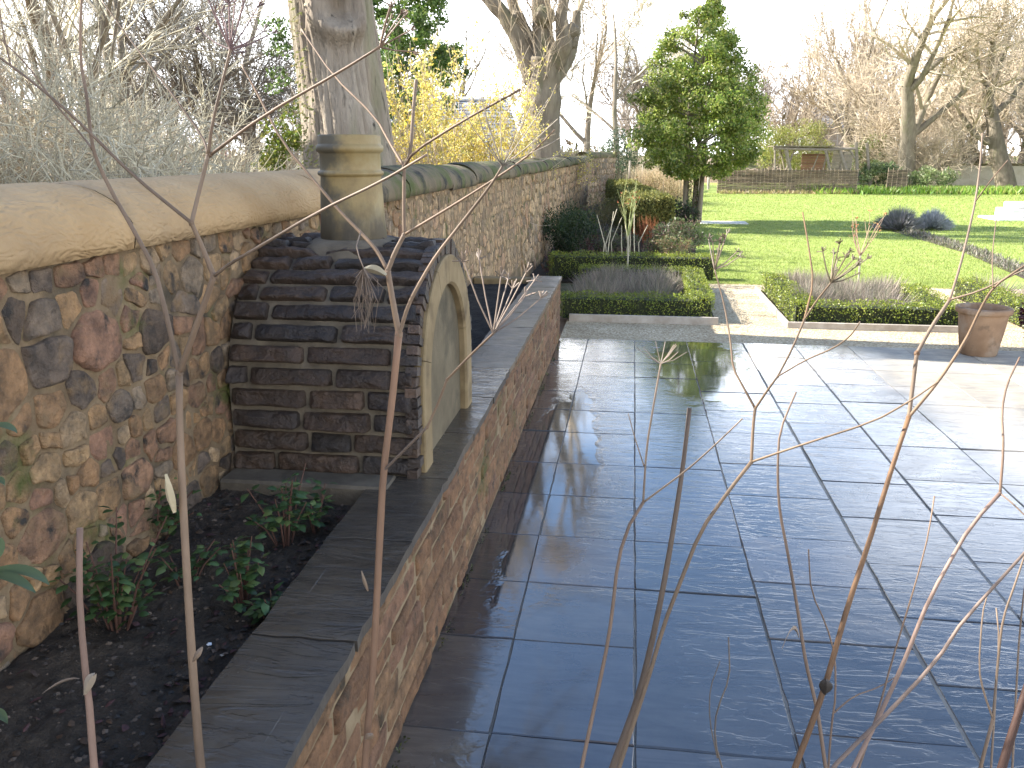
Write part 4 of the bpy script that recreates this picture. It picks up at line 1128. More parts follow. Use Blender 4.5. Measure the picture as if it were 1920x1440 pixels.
def plinth():
    t_ = thing('stone_plinth', (12.6, 30, 0), 'white stepped stone plinth on the lawn at the right edge', 'plinth')
    for (a, b, c, d, z0, z1) in ((11.7, 15, 29.9, 31.6, -.05, .05), (12.15, 14.4, 30.1, 31.4, .055, .34), (12.35, 14.2, 30.25, 31.3, .345, .54)):
        mb = MB(); mb.bbox(a, b, c, d, z0, z1, .03); mb.build('step', M_palestone, t_)
plinth()

# ================================================================ HOLLY TREE ON THE LAWN
def holly(loc, prof, n, size, cols, label, trunks, seed, nclump=330, name='holly_tree', mat=None):
    """prof: (height, radius) pairs of the crown"""
    t_ = thing(name, (0, 0, 0), label, 'tree'); rr = random.Random(seed)
    zs = np.array([p[0] for p in prof]); rs = np.array([p[1] for p in prof])
    zc = rng.uniform(zs[0], zs[-1], nclump * 4); rc = np.interp(zc, zs, rs)
    keep = rng.random(len(zc)) < (rc / rs.max()) ** 1.2 + .06
    zc = zc[keep][:nclump]; rc = rc[keep][:nclump]; m = len(zc)
    a = rng.uniform(0, 2 * math.pi, m); k_ = rng.uniform(.35, 1.03, m) ** .6
    cen = np.column_stack([np.cos(a) * rc * k_, np.sin(a) * rc * k_, zc])
    cr_ = rng.uniform(.24, .46, m) * (.55 + .45 * rc / rs.max()) * rs.max() / 2
    P, D, k = clump_points(cen, cr_, n, .7)
    outw = unit(np.column_stack([P[:, 0], P[:, 1], np.full(n, .25)]))
    D = unit(outw * .2 + rvec(n) * .8 + np.array([0, 0, -.3])); N = unit(rvec(n) * .55 + outw * .9 + np.array([0, 0, .35]))
    tone = rng.uniform(.7, 1.25, m)[k][:, None]
    mb = MB(); mb.leaves(P, D, N, size * rng.uniform(.6, 1.2, n), size * .55, .2, leafcol(n, cols, .25) * tone)
    mb.build('crown', mat or M_glossleaf, t_)
    for (bx, by, tx, ty, r_) in trunks:
        mt = MB(); pts = np.array([(bx, by, -.1), (bx + (tx - bx) * .3, by + (ty - by) * .3, zs[0] * .55), (bx + (tx - bx) * .6, by + (ty - by) * .6, zs[0] * 1.2), (tx, ty, zs[0] + (zs[-1] - zs[0]) * .45), (tx * .4, ty * .4, zs[-1] * .85)])
        ps = [(pts, np.array([r_ * 1.25, r_, r_ * .9, r_ * .55, .015]))]
        mt.tubes(ps, 10); mt.build('trunk', M_bark, t_, smooth=True)
    ml = MB(); ps = []
    for c in cen[::6]:
        z = max(zs[0] * .9, c[2] - .5); b = np.array([0, 0, z]); ps.append((np.array([b, (b + c) / 2 + np.array([0, 0, .06]), c]), np.array([.035, .022, .008]), TW['grey']))
    if len(ps) > 15: ml.tubes(ps, 5); ml.build('limbs', M_twig, t_)
    t_.location = loc
    return t_, cen
HOL = [(0.24, 0.31, 0.05), (0.19, 0.27, 0.045), (0.31, 0.35, 0.08), (0.14, 0.22, 0.04), (0.36, 0.37, 0.12)]
hol, _ = holly((1.85, 27.7, 0), [(1.5, 1.1), (2.0, 1.8), (2.8, 2.0), (3.8, 1.85), (4.7, 1.42), (5.5, .98), (6.2, .52), (7.0, .12)], 52000, .105, HOL,
      'green conical holly tree with three slim ivy clad trunks on the lawn edge', [(-.22, 0, -.25, 0, .085), (.06, .1, .12, .1, .09), (.2, -.08, .3, 0, .075)], 5)
def ivy():
    n = 700; z = rng.uniform(0, 1.7, n); a = rng.uniform(0, 6.28, n)
    P = np.column_stack([.08 + np.cos(a) * .13, np.sin(a) * .13, z])
    mb = MB(); mb.leaves(P + np.array([1.75, 27.7, 0]), unit(np.column_stack([np.cos(a), np.sin(a), np.full(n, -.6)])), unit(rvec(n) + np.array([0, 0, .6])), rng.uniform(.05, .09, n), .05, .1, leafcol(n, [(.10, .13, .03), (.13, .09, .06), (.07, .10, .025)]))
    tag(mb.build('ivy', M_leaf), 'ivy climbing the slim trunks of the holly on the lawn', 'ivy')
ivy()
# evergreen beyond the wall, right of the big trunk
b = at_y(760, 287, 27.5)
holly((b[0], 27.5, 0), [(1.6, .8), (2.6, 1.3), (3.6, 1.6), (4.8, 1.9), (5.8, 1.9), (7.0, 1.6), (8.4, 1.1), (9.6, .4)], 26000, .14, [(0.13, 0.22, 0.045), (0.16, 0.26, 0.055), (0.09, 0.16, 0.04), (0.20, 0.27, 0.07)],
      'open leaved evergreen tree beyond the wall, just right of the thick trunk', [(-.15, 0, -.1, 0, .10)], 8, 190, 'evergreen_tree')
b = at_y(545, 300, 13.5)
leafy_shrub('evergreen_shrub', 'yellow green glossy shrub beyond the wall, close left of the thick trunk', 'shrub', (b[0] - .15, 13.8, 0.0), (.62, .6, 1.6), [(.17, .21, .035), (.12, .17, .03), (.22, .22, .06)], 2600, .10, 26, M_glossleaf, stemcol='pale', cr=.26)
b = at_y(545, 100, 17)
holly((b[0] + .2, 17.5, 0), [(2.2, .4), (3.0, .8), (4.2, .9), (5.5, .5)], 1600, .10, [(0.07, 0.12, 0.03), (0.10, 0.15, 0.035)], 'thin evergreen tree partly hidden behind the left side of the thick trunk', [(0, 0, 0, 0, .06)], 12, 60, 'evergreen_tree')

# ================================================================ BIG SYCAMORE BEHIND THE WALL
def big_trunk():
    cx, cy = -3.30, 10.3
    t_ = thing('old_tree', (0, 0, 0), 'huge old tree with cracked bark and a burl, behind the wall and chimney pot', 'tree')
    nth, nz_ = 150, 200; zt = 6.2
    V = []
    for i in range(nz_):
        z = -.15 + (zt + .15) * i / (nz_ - 1)
        r0 = np.interp(z, [-.2, .4, 1.2, 1.9, 3.0, 4.2, 5.2, 6.2], [.88, .72, .60, .555, .50, .46, .50, .54])
        ox = -.065 * z + .03 * math.sin(z * 1.3); oy = .02 * z
        for j in range(nth):
            a = 2 * math.pi * j / nth; ca, sa = math.cos(a), math.sin(a)
            fis = mnoise.noise((ca * 5.5 + .25 * mnoise.noise((ca * 9, sa * 9, z * 3)), sa * 5.5, z * .75)); fis2 = mnoise.noise((ca * 13, sa * 13, z * 2.2))
            d = -.035 * (1 - min(1, abs(fis) * 5.0)) + .012 * fis2 + .05 * mnoise.noise((ca * 1.4, sa * 1.4, z * .6)) + .006 * mnoise.noise((ca * 30, sa * 30, z * 14))
            # old branch scar: swollen lips round a hollow, high on the side facing the garden
            da = (a - R(-62) + math.pi) % (2 * math.pi) - math.pi
            uu, vv = da * r0 / .30, (z - 3.72) / .40
            q = math.hypot(uu * (1 + .35 * min(0, vv)), vv)
            d += .16 * math.exp(-((q - .75) / .28) ** 2) - .16 * math.exp(-(q / .36) ** 2)
            uu2, vv2 = ((a - R(-20) + math.pi) % (2 * math.pi) - math.pi) * r0 / .10, (z - 2.75) / .28
            d += -.09 * math.exp(-(uu2 * uu2 + vv2 * vv2))
            V.append((cx + ox + (r0 + d) * ca, cy + oy + (r0 + d) * sa, z))
    mb = MB(); mb.add(V, [(i * nth + j, i * nth + (j + 1) % nth, (i + 1) * nth + (j + 1) % nth, (i + 1) * nth + j) for i in range(nz_ - 1) for j in range(nth)])
    mb.f.append(np.array([list(range((nz_ - 1) * nth, nz_ * nth))]))
    mb.build('trunk', M_bark_big, t_, smooth=True)
    rr = random.Random(14); out = []
    for (az, el, L_, r_) in ((200, 50, 3.4, .27), (320, 62, 3.8, .3), (75, 55, 3.6, .28), (140, 70, 3.6, .24), (20, 48, 3.0, .2)):
        grow(out, (cx - .4 + .25 * math.cos(R(az)), cy + .12 + .25 * math.sin(R(az)), 5.75), (math.cos(R(az)) * math.cos(R(el)), math.sin(R(az)) * math.cos(R(el)), math.sin(R(el))), L_, r_, 0, 4, rr, (3, 4), (25, 55), (.55, .75), .13, .05, .006)
    ml = MB(); ml.tubes([(p, r_) for p, r_, l in out if l <= 1], 8); ml.build('limbs', M_bark, t_, smooth=True)
    mc = MB(); mc.tubes([(p, r_, np.array(TW['grey']) * rr.uniform(.7, 1.2)) for p, r_, l in out if l > 1], 3); mc.build('crown', M_twig, t_)
    # ivy stems with dry tufts on the lit side
    n = 520; a = rng.normal(R(-118), .14, n); z = rng.uniform(1.9, 4.4, n) ; k = rng.random(n) < np.interp(z, [1.9, 2.6, 4.4], [1, .55, .35]); a, z = a[k], z[k]; n = len(a)
    r0 = np.interp(z, [1.2, 1.9, 3.0, 4.2], [.61, .572, .527, .487]) + .015
    P = np.column_stack([cx - .065 * z + r0 * np.cos(a), cy + r0 * np.sin(a), z])
    mi = MB(); mi.leaves(P, unit(np.column_stack([np.cos(a), np.sin(a), -.5 * np.ones(n)]) + rvec(n) * .7), rvec(n), rng.uniform(.03, .08, n), .03, .1, leafcol(n, [(.33, .28, .16), (.26, .25, .11), (.20, .21, .07)]))
    mi.build('dry_ivy', M_needle, t_)
big_trunk()

# ================================================================ POLLARD
def burl(mb, c, r_, seed, sq=(1, 1, 1)):
    n, m = 14, 20; V = []
    for i in range(n + 1):
        th = math.pi * i / n
        for j in range(m):
            a = 2 * math.pi * j / m; d = np.array([math.sin(th) * math.cos(a), math.sin(th) * math.sin(a), math.cos(th)])
            k = 1 + .28 * mnoise.noise((d[0] * 2 + seed, d[1] * 2, d[2] * 2)) + .14 * mnoise.noise((d[0] * 5 + seed, d[1] * 5, d[2] * 5))
            V.append(np.array(c) + d * r_ * k * np.array(sq))
    mb.add(V, [(i * m + j, i * m + (j + 1) % m, (i + 1) * m + (j + 1) % m, (i + 1) * m + j) for i in range(n) for j in range(m)])
def pollard():
    Y = 25.2
    def q(px, py, dy=0): return at_y(px, py, Y + dy)
    c = q(1018, 287)
    t_ = thing('pollarded_tree', (0, 0, 0), 'gnarled pollarded tree with knobbly upright limbs beyond the wall, behind the yellow shrub', 'tree')
    mb = MB(); k = 1 / 1600 * Y
    def limb(pts, rad, sides=14):
        P = np.array([q(a, b_, d) for a, b_, d in pts]); rad = np.array(rad, float) * k
        # resample finely and roughen
        t0 = np.linspace(0, 1, len(P)); tt = np.linspace(0, 1, len(P) * 8)
        PP = np.column_stack([np.interp(tt, t0, P[:, i]) for i in range(3)]); rr_ = np.interp(tt, t0, rad)
        rr_ = rr_ * np.array([1 + .16 * mnoise.noise((p[0] * 3, p[1] * 3, p[2] * 2.5)) for p in PP])
        mb.tubes([(PP, rr_)], sides, cap=True)
        return PP[-1]
    b = [(1018, 380, 0), (1018, 250, 0), (1018, 170, 0), (1022, 110, 0)]
    limb(b, (40, 32, 31, 34))
    ends = [limb([(1005, 150, 0), (972, 75, -.2), (945, 28, -.3), (900, -20, -.4), (850, -110, -.5)], (22, 14, 12, 11, 9)),
            limb([(1012, 130, 0), (985, 60, .2), (962, 10, .3), (950, -60, .4), (945, -140, .3)], (17, 11, 10, 9, 8)),
            limb([(1022, 120, 0), (1018, 60, 0), (1014, 0, 0), (1012, -90, 0), (1020, -200, .1)], (28, 19, 17, 15, 12)),
            limb([(1032, 125, 0), (1058, 85, -.3), (1052, 30, -.3), (1062, -20, -.3), (1085, -120, -.2)], (22, 15, 10, 9, 8)),
            limb([(1030, 150, 0), (1062, 110, .3), (1078, 60, .5), (1082, 20, .5)], (20, 14, 10, 7))]
    for (a, b_, r_) in ((985, 95, 0.22), (1066, 80, 0.24), (1020, 30, 0.29), (1000, 130, 0.20), (1050, 105, 0.23), (1072, 58, 0.20), (1012, 205, 0.29), (970, 35, 0.20)):
        burl(mb, q(a, b_, rng.uniform(-.3, .2)), r_, a)
    mb.build('trunk', M_bark, t_, smooth=True)
    rr = random.Random(5); out = []
    for e in ends:
        for s_ in range(2):
            a = rr.uniform(0, 6.28); grow(out, e - np.array([0, 0, .1]), (math.cos(a) * .5, math.sin(a) * .5, 1), 1.6, .08, 0, 4, rr, (3, 4), (20, 50), (.55, .75), .13, .05, .009)
    for s_ in range(40):      # epicormic shoots from the knuckles
        a = rr.uniform(0, 6.28); z0 = q(1015 + rr.uniform(-60, 60), rr.uniform(10, 180), -.3); grow(out, z0, (math.cos(a), math.sin(a) * .6 - .3, .9), 1.1, .016, 2, 4, rr, (2, 3), (15, 40), (.5, .8), .10, .08, .007)
    mc = MB(); mc.tubes([(p, r_, np.array(TW['tan']) * rr.uniform(.7, 1.2)) for p, r_, l in out], 4); mc.build('crown', M_twig, t_)
pollard()

# ================================================================ SHRUBS AND TREES BEYOND THE WALL
def forsythia(px, y, rad, n, label, seed):
    b = at_y(px, 287, y); t_ = thing('forsythia', (0, 0, 0), label, 'shrub'); rr = random.Random(seed); out = []
    for s_ in range(16):
        a = rr.uniform(0, 6.28); sp = rr.uniform(.1, .7)
        grow(out, (math.cos(a) * .2, math.sin(a) * .2, 0), (math.cos(a) * sp, math.sin(a) * sp, 1), rad[1] * rr.uniform(.6, 1), .02, 0, 2, rr, (4, 6), (18, 45), (.35, .55), .07, .02, .006)
    ms = MB(); ms.tubes([(p, r_, np.array(TW['tan']) * rr.uniform(.8, 1.2)) for p, r_, l in out], 4); ms.build('stems', M_twig, t_)
    segs = [p for p, r_, l in out if l >= 1]
    i = rng.integers(0, len(segs), n); k = rng.random(n)
    P = np.array([segs[a][int(f * (len(segs[a]) - 1))] for a, f in zip(i, k)]) + rng.normal(0, .035, (n, 3))
    mb = MB(); mb.leaves(P, rvec(n), rvec(n), rng.uniform(.04, .085, n), rng.uniform(.03, .055, n), .2, leafcol(n, [(.70, .58, .13), (.76, .66, .22), (.62, .50, .10), (.48, .45, .16)], .15))
    mb.build('flowers', M_leaf, t_)
    t_.location = (b[0], y, 0)
forsythia(835, 17.0, (1, 3.0), 12000, 'yellow flowering forsythia beyond the wall, between the thick trunk and the pollard', 3)
forsythia(895, 19.5, (1, 2.7), 8000, 'yellow flowering forsythia in front of the pollard trunk', 6)
forsythia(1028, 28, (1, 1.9), 3000, 'sparser yellow forsythia spilling over the wall coping near its far end', 8)
SHG = 'bare shrubs beyond the wall'
SHL = 'bare twiggy shrub tangled with others in the thicket beyond the long stone wall'
protos = []
for k, (st, Lq, col, sd_) in enumerate(((7, 1.5, 'pale', 2), (6, 1.3, 'tan', 5), (8, 1.2, 'grey', 7), (7, 1.35, 'red', 12))):
    protos.append(dict(stems=st, L=Lq, r=.03, maxlev=4, seed=sd_, col=col, spread=1.1, nch=(3, 4), ang=(25, 65), lr=(.5, .8), curl=.17, up=.02, rmin=.0048))
spots = [(-20, 13.5, 0), (95, 14, 1), (140, 11.5, 0), (150, 12.2, 2), (165, 16.5, 0), (50, 17, 0), (510, 26, 1), (60, 11.0, 0), (180, 12.5, 1), (20, 15, 2), (120, 9.6, 0), (185, 14.5, 0), (100, 18, 3), (150, 19.5, 2), (70, 19, 1), (425, 31, 3), (90, 15.5, 0), (110, 23, 1), (-60, 12.5, 1), (-80, 9.5, 0),
         (560, 30, 2), (150, 22, 3), (20, 24, 0), (1030, 38, 2), (720, 14.5, 1), (905, 30, 2), (1165, 54, 0), (690, 24, 0), (830, 28, 2)]
first = {}
for (px, y, k) in spots:
    x = at_y(px, 300, y)[0]; s_ = rng.uniform(1.0, 1.4)
    if k not in first:
        first[k] = bare_tree('bare_shrub', SHL, 'shrub', (x, y, 0), group=SHG, **dict(protos[k])); first[k].scale = (s_,) * 3
    else: dup(first[k], (x, y, 0), rng.uniform(0, 6.28), s_, SHL, SHG)
TRG = 'bare trees beyond the wall'; TRL = 'bare leafless tree standing among shrubs beyond the left part of the long wall'
def T(px, y, label, col, seed, L_, r_, lev=5, group=None, **kw):
    x = at_y(px, 300, y)[0]
    d = dict(nch=(3, 4), ang=(25, 55), lr=(.55, .78), curl=.12, up=.04, rmin=.009); d.update(kw)
    return bare_tree('bare_tree', label, 'tree', (x, y, 0), col, group, L=L_, r=r_, maxlev=lev, seed=seed, **d)
T(150, 13.0, 'slender upright bare tree with a straight greenish trunk near the left edge', 'pale', 21, 3.2, .11, 4, start=.5)
T(245, 24, 'large forked bare tree beyond the wall in the middle of the left thicket', 'grey', 22, 4.6, .30, 5, start=.35)
T(105, 28, 'tall bare tree at the back of the thicket near the left edge', 'grey', 23, 6, .26, 4)
T(312, 34, 'bare tree with spreading dark limbs among twigs left of the thick trunk', 'dark', 24, 5, .26, 5, ang=(35, 70), rmin=.012)
T(30, 20, 'bare tree leaning at the left edge beyond the wall', 'pale', 25, 3.6, .16, 4, lean=(-.15, 0))
T(465, 40, 'distant bare tree seen just left of the thick trunk', 'grey', 26, 5.5, .28, 5, rmin=.014)
T(1160, 50, 'tall slender bare tree with white twigs between the pollard and the holly', 'pale', 27, 6.5, .2, 5, ang=(15, 40), rmin=.014, lr=(.5, .7))
T(1100, 58, 'bare tree with drooping twigs right behind the pollard', 'tan', 28, 6.0, .28, 5, rmin=.016)
T(-90, 22, 'bare tree just outside the left edge beyond the wall', 'grey', 29, 4.5, .22, 4)
for (px, y, k, s_) in ((-30, 30, 0, .9), (60, 36, 2, .8), (200, 30, 1, .75), (360, 29, 3, .7), (420, 46, 5, .9), (500, 33, 3, .6), (270, 44, 4, 1.0), (10, 48, 5, 1.0), (160, 42, 2, .9), (-110, 40, 1, 1.0), (690, 55, 5, .9), (860, 62, 1, 1.0), (780, 70, 5, 1.1), (1190, 75, 3, 1.2), (1250, 85, 5, 1.2)):
    src = [o for o in bpy.data.objects if o.name.startswith('bare_tree')]
    src = sorted(src, key=lambda o: o.name)[k]
    dup(src, (at_y(px, 300, y)[0], y, 0), rng.uniform(0, 6.28), s_, TRL, TRG)
# right hand side, far end of the garden
T(1585, 74, 'tall open bare tree with upswept forked limbs behind the rustic shelter', 'tan', 31, 7.0, .42, 5, ang=(18, 42), rmin=.018, start=.25, curl=.07)
T(1470, 88, 'faint distant bare tree between the holly and the tall forked tree', 'tan', 32, 6.5, .34, 5, rmin=.02)
T(1705, 56, 'pale trunked bare tree with dense drooping twigs right of the small hurdle', 'tan', 33, 6.2, .58, 5, ang=(30, 70), rmin=.013, up=0.0, start=.3)
T(1895, 58, 'leaning thick trunked bare tree at the right edge by the cream wall', 'tan', 34, 5.6, .62, 5, lean=(-.22, .1), ang=(30, 70), rmin=.013, start=.3)
T(1668, 50, 'small spreading bare apple tree in front of the cream wall', 'tan', 35, 1.5, .16, 5, ang=(35, 70), lr=(.75, .95), rmin=.010, start=.6).location = (at_y(1768, 345, 57)[0], 57, 0)
T(1830, 70, 'bare tree behind the cream wall near the right edge', 'pale', 36, 6.5, .34, 5, rmin=.016)
T(1960, 66, 'bare tree just beyond the right edge behind the cream wall', 'tan', 37, 6, .36, 4, rmin=.018)
TFG = 'bare trees massed at the far right'; TFL = 'bare twiggy tree in the tan mass of trees right of the shelter'
src = [o for o in bpy.data.objects if o.name.startswith('bare_tree') and 'group' not in o.keys()]
src = {o['label'][:12]: o for o in src}
for (px, y, k, s_) in ((1650, 66, 'pale trunked', .7), (1760, 72, 'leaning thic', .8), (1800, 64, 'pale trunked', .65), (1850, 66, 'small spread', 1.6), (1920, 75, 'pale trunked', 1.0), (1740, 60, 'small spread', 1.5), (1690, 85, 'tall open ba', .9), (1820, 90, 'tall open ba', 1.0), (1960, 58, 'small spread', 1.7), (2040, 70, 'leaning thic', 1.0), (1620, 92, 'tall open ba', .8), (1380, 96, 'tall open ba', .7), (1430, 78, 'small spread', 1.6)):
    dup(src[k], (at_y(px, 300, y)[0], y, 0), rng.uniform(0, 6.28), s_, TFL, TFG)
b = at_y(1490, 287, 60)
leafy_shrub('bamboo_shrub', 'large feathery yellow green shrub behind the rustic shelter', 'shrub', (b[0], 60, 0), (2.9, 2.2, 2.25), [(.24, .25, .05), (.19, .22, .045), (.29, .28, .07)], 9000, .20, 40, M_needle, asp=.22, cr=.34)
b = at_y(1650, 287, 60)
leafy_shrub('round_shrub', 'mid green leafy shrub right of the feathery one, behind the leaning post', 'shrub', (b[0], 61, 0), (1.9, 1.6, 1.9), [(.15, .19, .05), (.11, .15, .04), (.19, .21, .07)], 5000, .17, 30, cr=.34)
b = at_y(1160, 287, 46)
leafy_shrub('dark_shrub', 'blue green shrub beyond the far end of the wall, left of the holly', 'shrub', (b[0], 46, 0), (1.15, 1.1, 1.75), [(.06, .10, .05), (.09, .13, .06), (.045, .08, .04)], 3600, .13, 26)
b = at_y(1645, 330, 52)
leafy_shrub('laurel_shrub', 'glossy green laurel between the gate posts and the small hurdle', 'shrub', (b[0] + .2, 52.5, 0), (1.3, 1.0, .85), [(.14, .19, .07), (.22, .26, .13), (.08, .12, .04)], 2600, .17, 22, M_glossleaf)
b = at_y(1745, 335, 53)
leafy_shrub('pale_shrub', 'pale green rounded shrub right of the small hurdle at the lawn edge', 'shrub', (b[0], 52.5, 0), (1.35, 1.0, .72), [(.24, .30, .13), (.18, .25, .08), (.28, .30, .16)], 2800, .15, 26)
def far_plants():
    mb = MB(); n = 9000
    x = rng.uniform(9.5, 24, n); y = 50.3 + rng.normal(0, .9, n) + np.where(x > 15, (x - 15) * .12, 0)
    h = .25 + .25 * np.array([mnoise.noise((a * .8, b_ * .8, 0)) for a, b_ in zip(x, y)])
    spikes(mb, np.column_stack([x, y]), -.02, .15, .5, .07, [(.17, .30, .035), (.22, .34, .05), (.13, .24, .03), (.28, .30, .08)], .5)
    n = 2500; x = rng.uniform(4.6, 12, n); y = np.interp(x, [4.47, 12], [48.3, 49.3]) + rng.normal(0, .25, n)
    spikes(mb, np.column_stack([x, y]), -.02, .06, .3, .05, [(.40, .33, .19), (.30, .30, .10), (.36, .26, .15)], .5)
    o = mb.build('border_foliage', M_leaf); o['label'] = 'bright green spring foliage along the far edge of the lawn'; o['category'] = 'border plants'; setting(o, 'stuff')
far_plants()

# ================================================================ FAR END: HURDLES, POSTS, SHELTER, WALL
def hurdle(x0, y0, x1, y1, h, label):
    t_ = thing('wattle_hurdle', (x0, y0, 0), label, 'fence')
    A = np.array([x0, y0]); B = np.array([x1, y1]); l = np.linalg.norm(B - A); d = (B - A) / l; nn = np.array([-d[1], d[0]])
    ms = MB(); mr_ = MB(); ns = max(3, int(l / .2)); us = np.linspace(0.02, l - .02, ns); ps = []
    for u in us:
        q = A + d * u; ps.append((np.array([(q[0], q[1], -.1), (q[0], q[1], h * .5), (q[0] + rng.uniform(-.02, .02), q[1], h + rng.uniform(.02, .12))]), np.array([.022, .02, .014]), np.array((.36, .29, .20)) * rng.uniform(.8, 1.2)))
    ms.tubes(ps, 6, cap=True); ms.build('stakes', M_wattle, t_)
    ps = []; nr = int(h / .042)
    for r_ in range(nr):
        z = .03 + r_ * .042
        uu = np.linspace(0, l, ns * 2 - 1)
        off = np.array([.03 * math.cos(math.pi * (i / 2 + r_)) for i in range(len(uu))])
        zz = z + np.array([.012 * mnoise.noise((u * 2, r_ * 3.1, 0)) for u in uu])
        P = A + d * uu[:, None] + nn * off[:, None]
        # several rods along each row, each its own tone
        c0 = np.array((.15, .115, .078))
        cut = sorted(set([0] + [rng.integers(3, len(uu) - 3) for _ in range(max(1, int(l / 1.6)))] + [len(uu) - 1])) if len(uu) > 8 else [0, len(uu) - 1]
        for a, b_ in zip(cut[:-1], cut[1:]):
            if b_ - a >= 1: ps.append((np.column_stack([P[a:b_ + 1], zz[a:b_ + 1]]), np.full(b_ + 1 - a, rng.uniform(.016, .023)), c0 * rng.uniform(.6, 1.7)))
    mr_.tubes(ps, 5); mr_.build('woven_rods', M_wattle, t_)
hurdle(4.5, 48.6, 12.0, 49.6, 1.22, 'long woven wattle hurdle across the far end of the lawn')
hurdle(13.6, 49.9, 14.7, 50.1, 1.25, 'short woven wattle hurdle standing alone right of the gate posts')
hurdle(-.4, 44, 2.6, 45.5, 1.0, 'wattle hurdle panel behind the holly trunks and dead grass')
def post(px, y, h, r_, label, lean=0):
    x = at_y(px, 300, y)[0]; mb = MB()
    mb.tubes([(np.array([(x, y, -.1), (x + lean * .5, y, h * .5), (x + lean, y, h)]), np.array([r_, r_ * .97, r_ * .9]))], 9, cap=True)
    tag(mb.build('fence_post', M_wood), label, 'post')
post(1181, 42, 1.75, .05, 'thin pale post by the far end of the long wall')
post(1206, 43, 1.55, .05, 'second pale post right of the far end of the wall, left of the holly')
post(1314, 52, .95, .08, 'short wooden post close right of the holly trunks')
post(1331, 54, .95, .08, 'short wooden post between the holly trunks and the long hurdle')
def shelter():
    Y = 52.5; k = Y / 1600
    def q(px, py, dy=0): return at_y(px, py, Y + dy)
    g = q(1530, 340); t_ = thing('rustic_shelter', (g[0], Y, 0), 'rustic pole shelter with splayed legs and a plank back behind the long hurdle', 'shelter')
    dk = mat_plain('old_timber', (0.15, 0.12, 0.09), (0.27, 0.225, 0.17), 7, 0.85, 40, 0.4, 0.004)
    def pole(name, a, b, r_, mat=dk):
        mb = MB(); A = q(*a); B = q(*b); M_ = (A + B) / 2 + rng.normal(size=3) * .012
        mb.tubes([(np.array([A, M_, B]), np.array([r_, r_ * .95, r_ * .9]))], 9, cap=True); mb.build(name, mat, t_)
    pole('top_rail', (1450, 278, 0), (1562, 281, 0), .09); pole('top_rail', (1552, 281, 0), (1606, 279, 0), .09); pole('top_rail', (1450, 277, 1.8), (1606, 279, 1.8), .08)
    for p in (((1453, 350, 0), (1453, 277, 0), .06), ((1479, 350, 1.8), (1463, 280, 1.8), .06), ((1488, 358, 0), (1474, 281, 0), .12), ((1462, 345, .2), (1490, 281, .2), .06), ((1564, 350, 0), (1548, 282, 0), .09),
              ((1596, 345, 0), (1574, 282, 0), .11), ((1609, 360, 0), (1605, 266, 0), .10), ((1633, 358, 0), (1625, 268, 0), .09), ((1534, 350, .5), (1552, 284, .5), .045), ((1512, 350, .5), (1534, 290, .5), .04), ((1566, 345, .8), (1583, 284, .8), .05), ((1605, 300, 0), (1592, 280, 0), .05)):
        pole('pole', *p)
    for z in (335, 345, 357): pole('cross_rail', (1609, z, 0), (1632, z, 0), .04)
    for (x0, x1, y0, y1, nm, col) in ((1558, 1600, 284, 330, 'plank_panel', None), (1500, 1550, 288, 335, 'plank_panel', 1)):
        mb = MB(); n = 9
        A = q(x0, y1, 2.2); B = q(x1, y0, 2.2)
        for i in range(n):
            z0 = A[2] + (B[2] - A[2]) * i / n; z1 = A[2] + (B[2] - A[2]) * (i + 1) / n - .012
            mb.box(A[0], B[0], Y + 2.2 + rng.uniform(-.01, .01), Y + 2.24, z0, z1, np.array((.30, .25, .19) if col is None else (.22, .12, .085)) * rng.uniform(.8, 1.2))
        mb.build(nm, M_twig, t_)
    mb = MB(); A = q(1450, 277, -.1); B = q(1562, 277, 2.0); mb.box(A[0], B[0], Y - .15, Y + 2.3, A[2] + .07, A[2] + .11); mb.build('roof_boards', dk, t_)
shelter()
def garden_wall():
    A = at_y(1738, 345, 63); t_ = thing('end_wall', (A[0], 63, 0), 'low cream stone wall at the far right behind the bare trees', 'wall')
    mb = MB(); mb.bbox(A[0], A[0] + 26, 63, 63.5, -.1, 1.28, .03); mb.build('masonry', M_creamwall, t_)
    mc = MB(); mc.bbox(A[0] - .05, A[0] + 26, 62.92, 63.58, 1.283, 1.45, .05); mc.build('coping', M_coping_old, t_)
garden_wall()

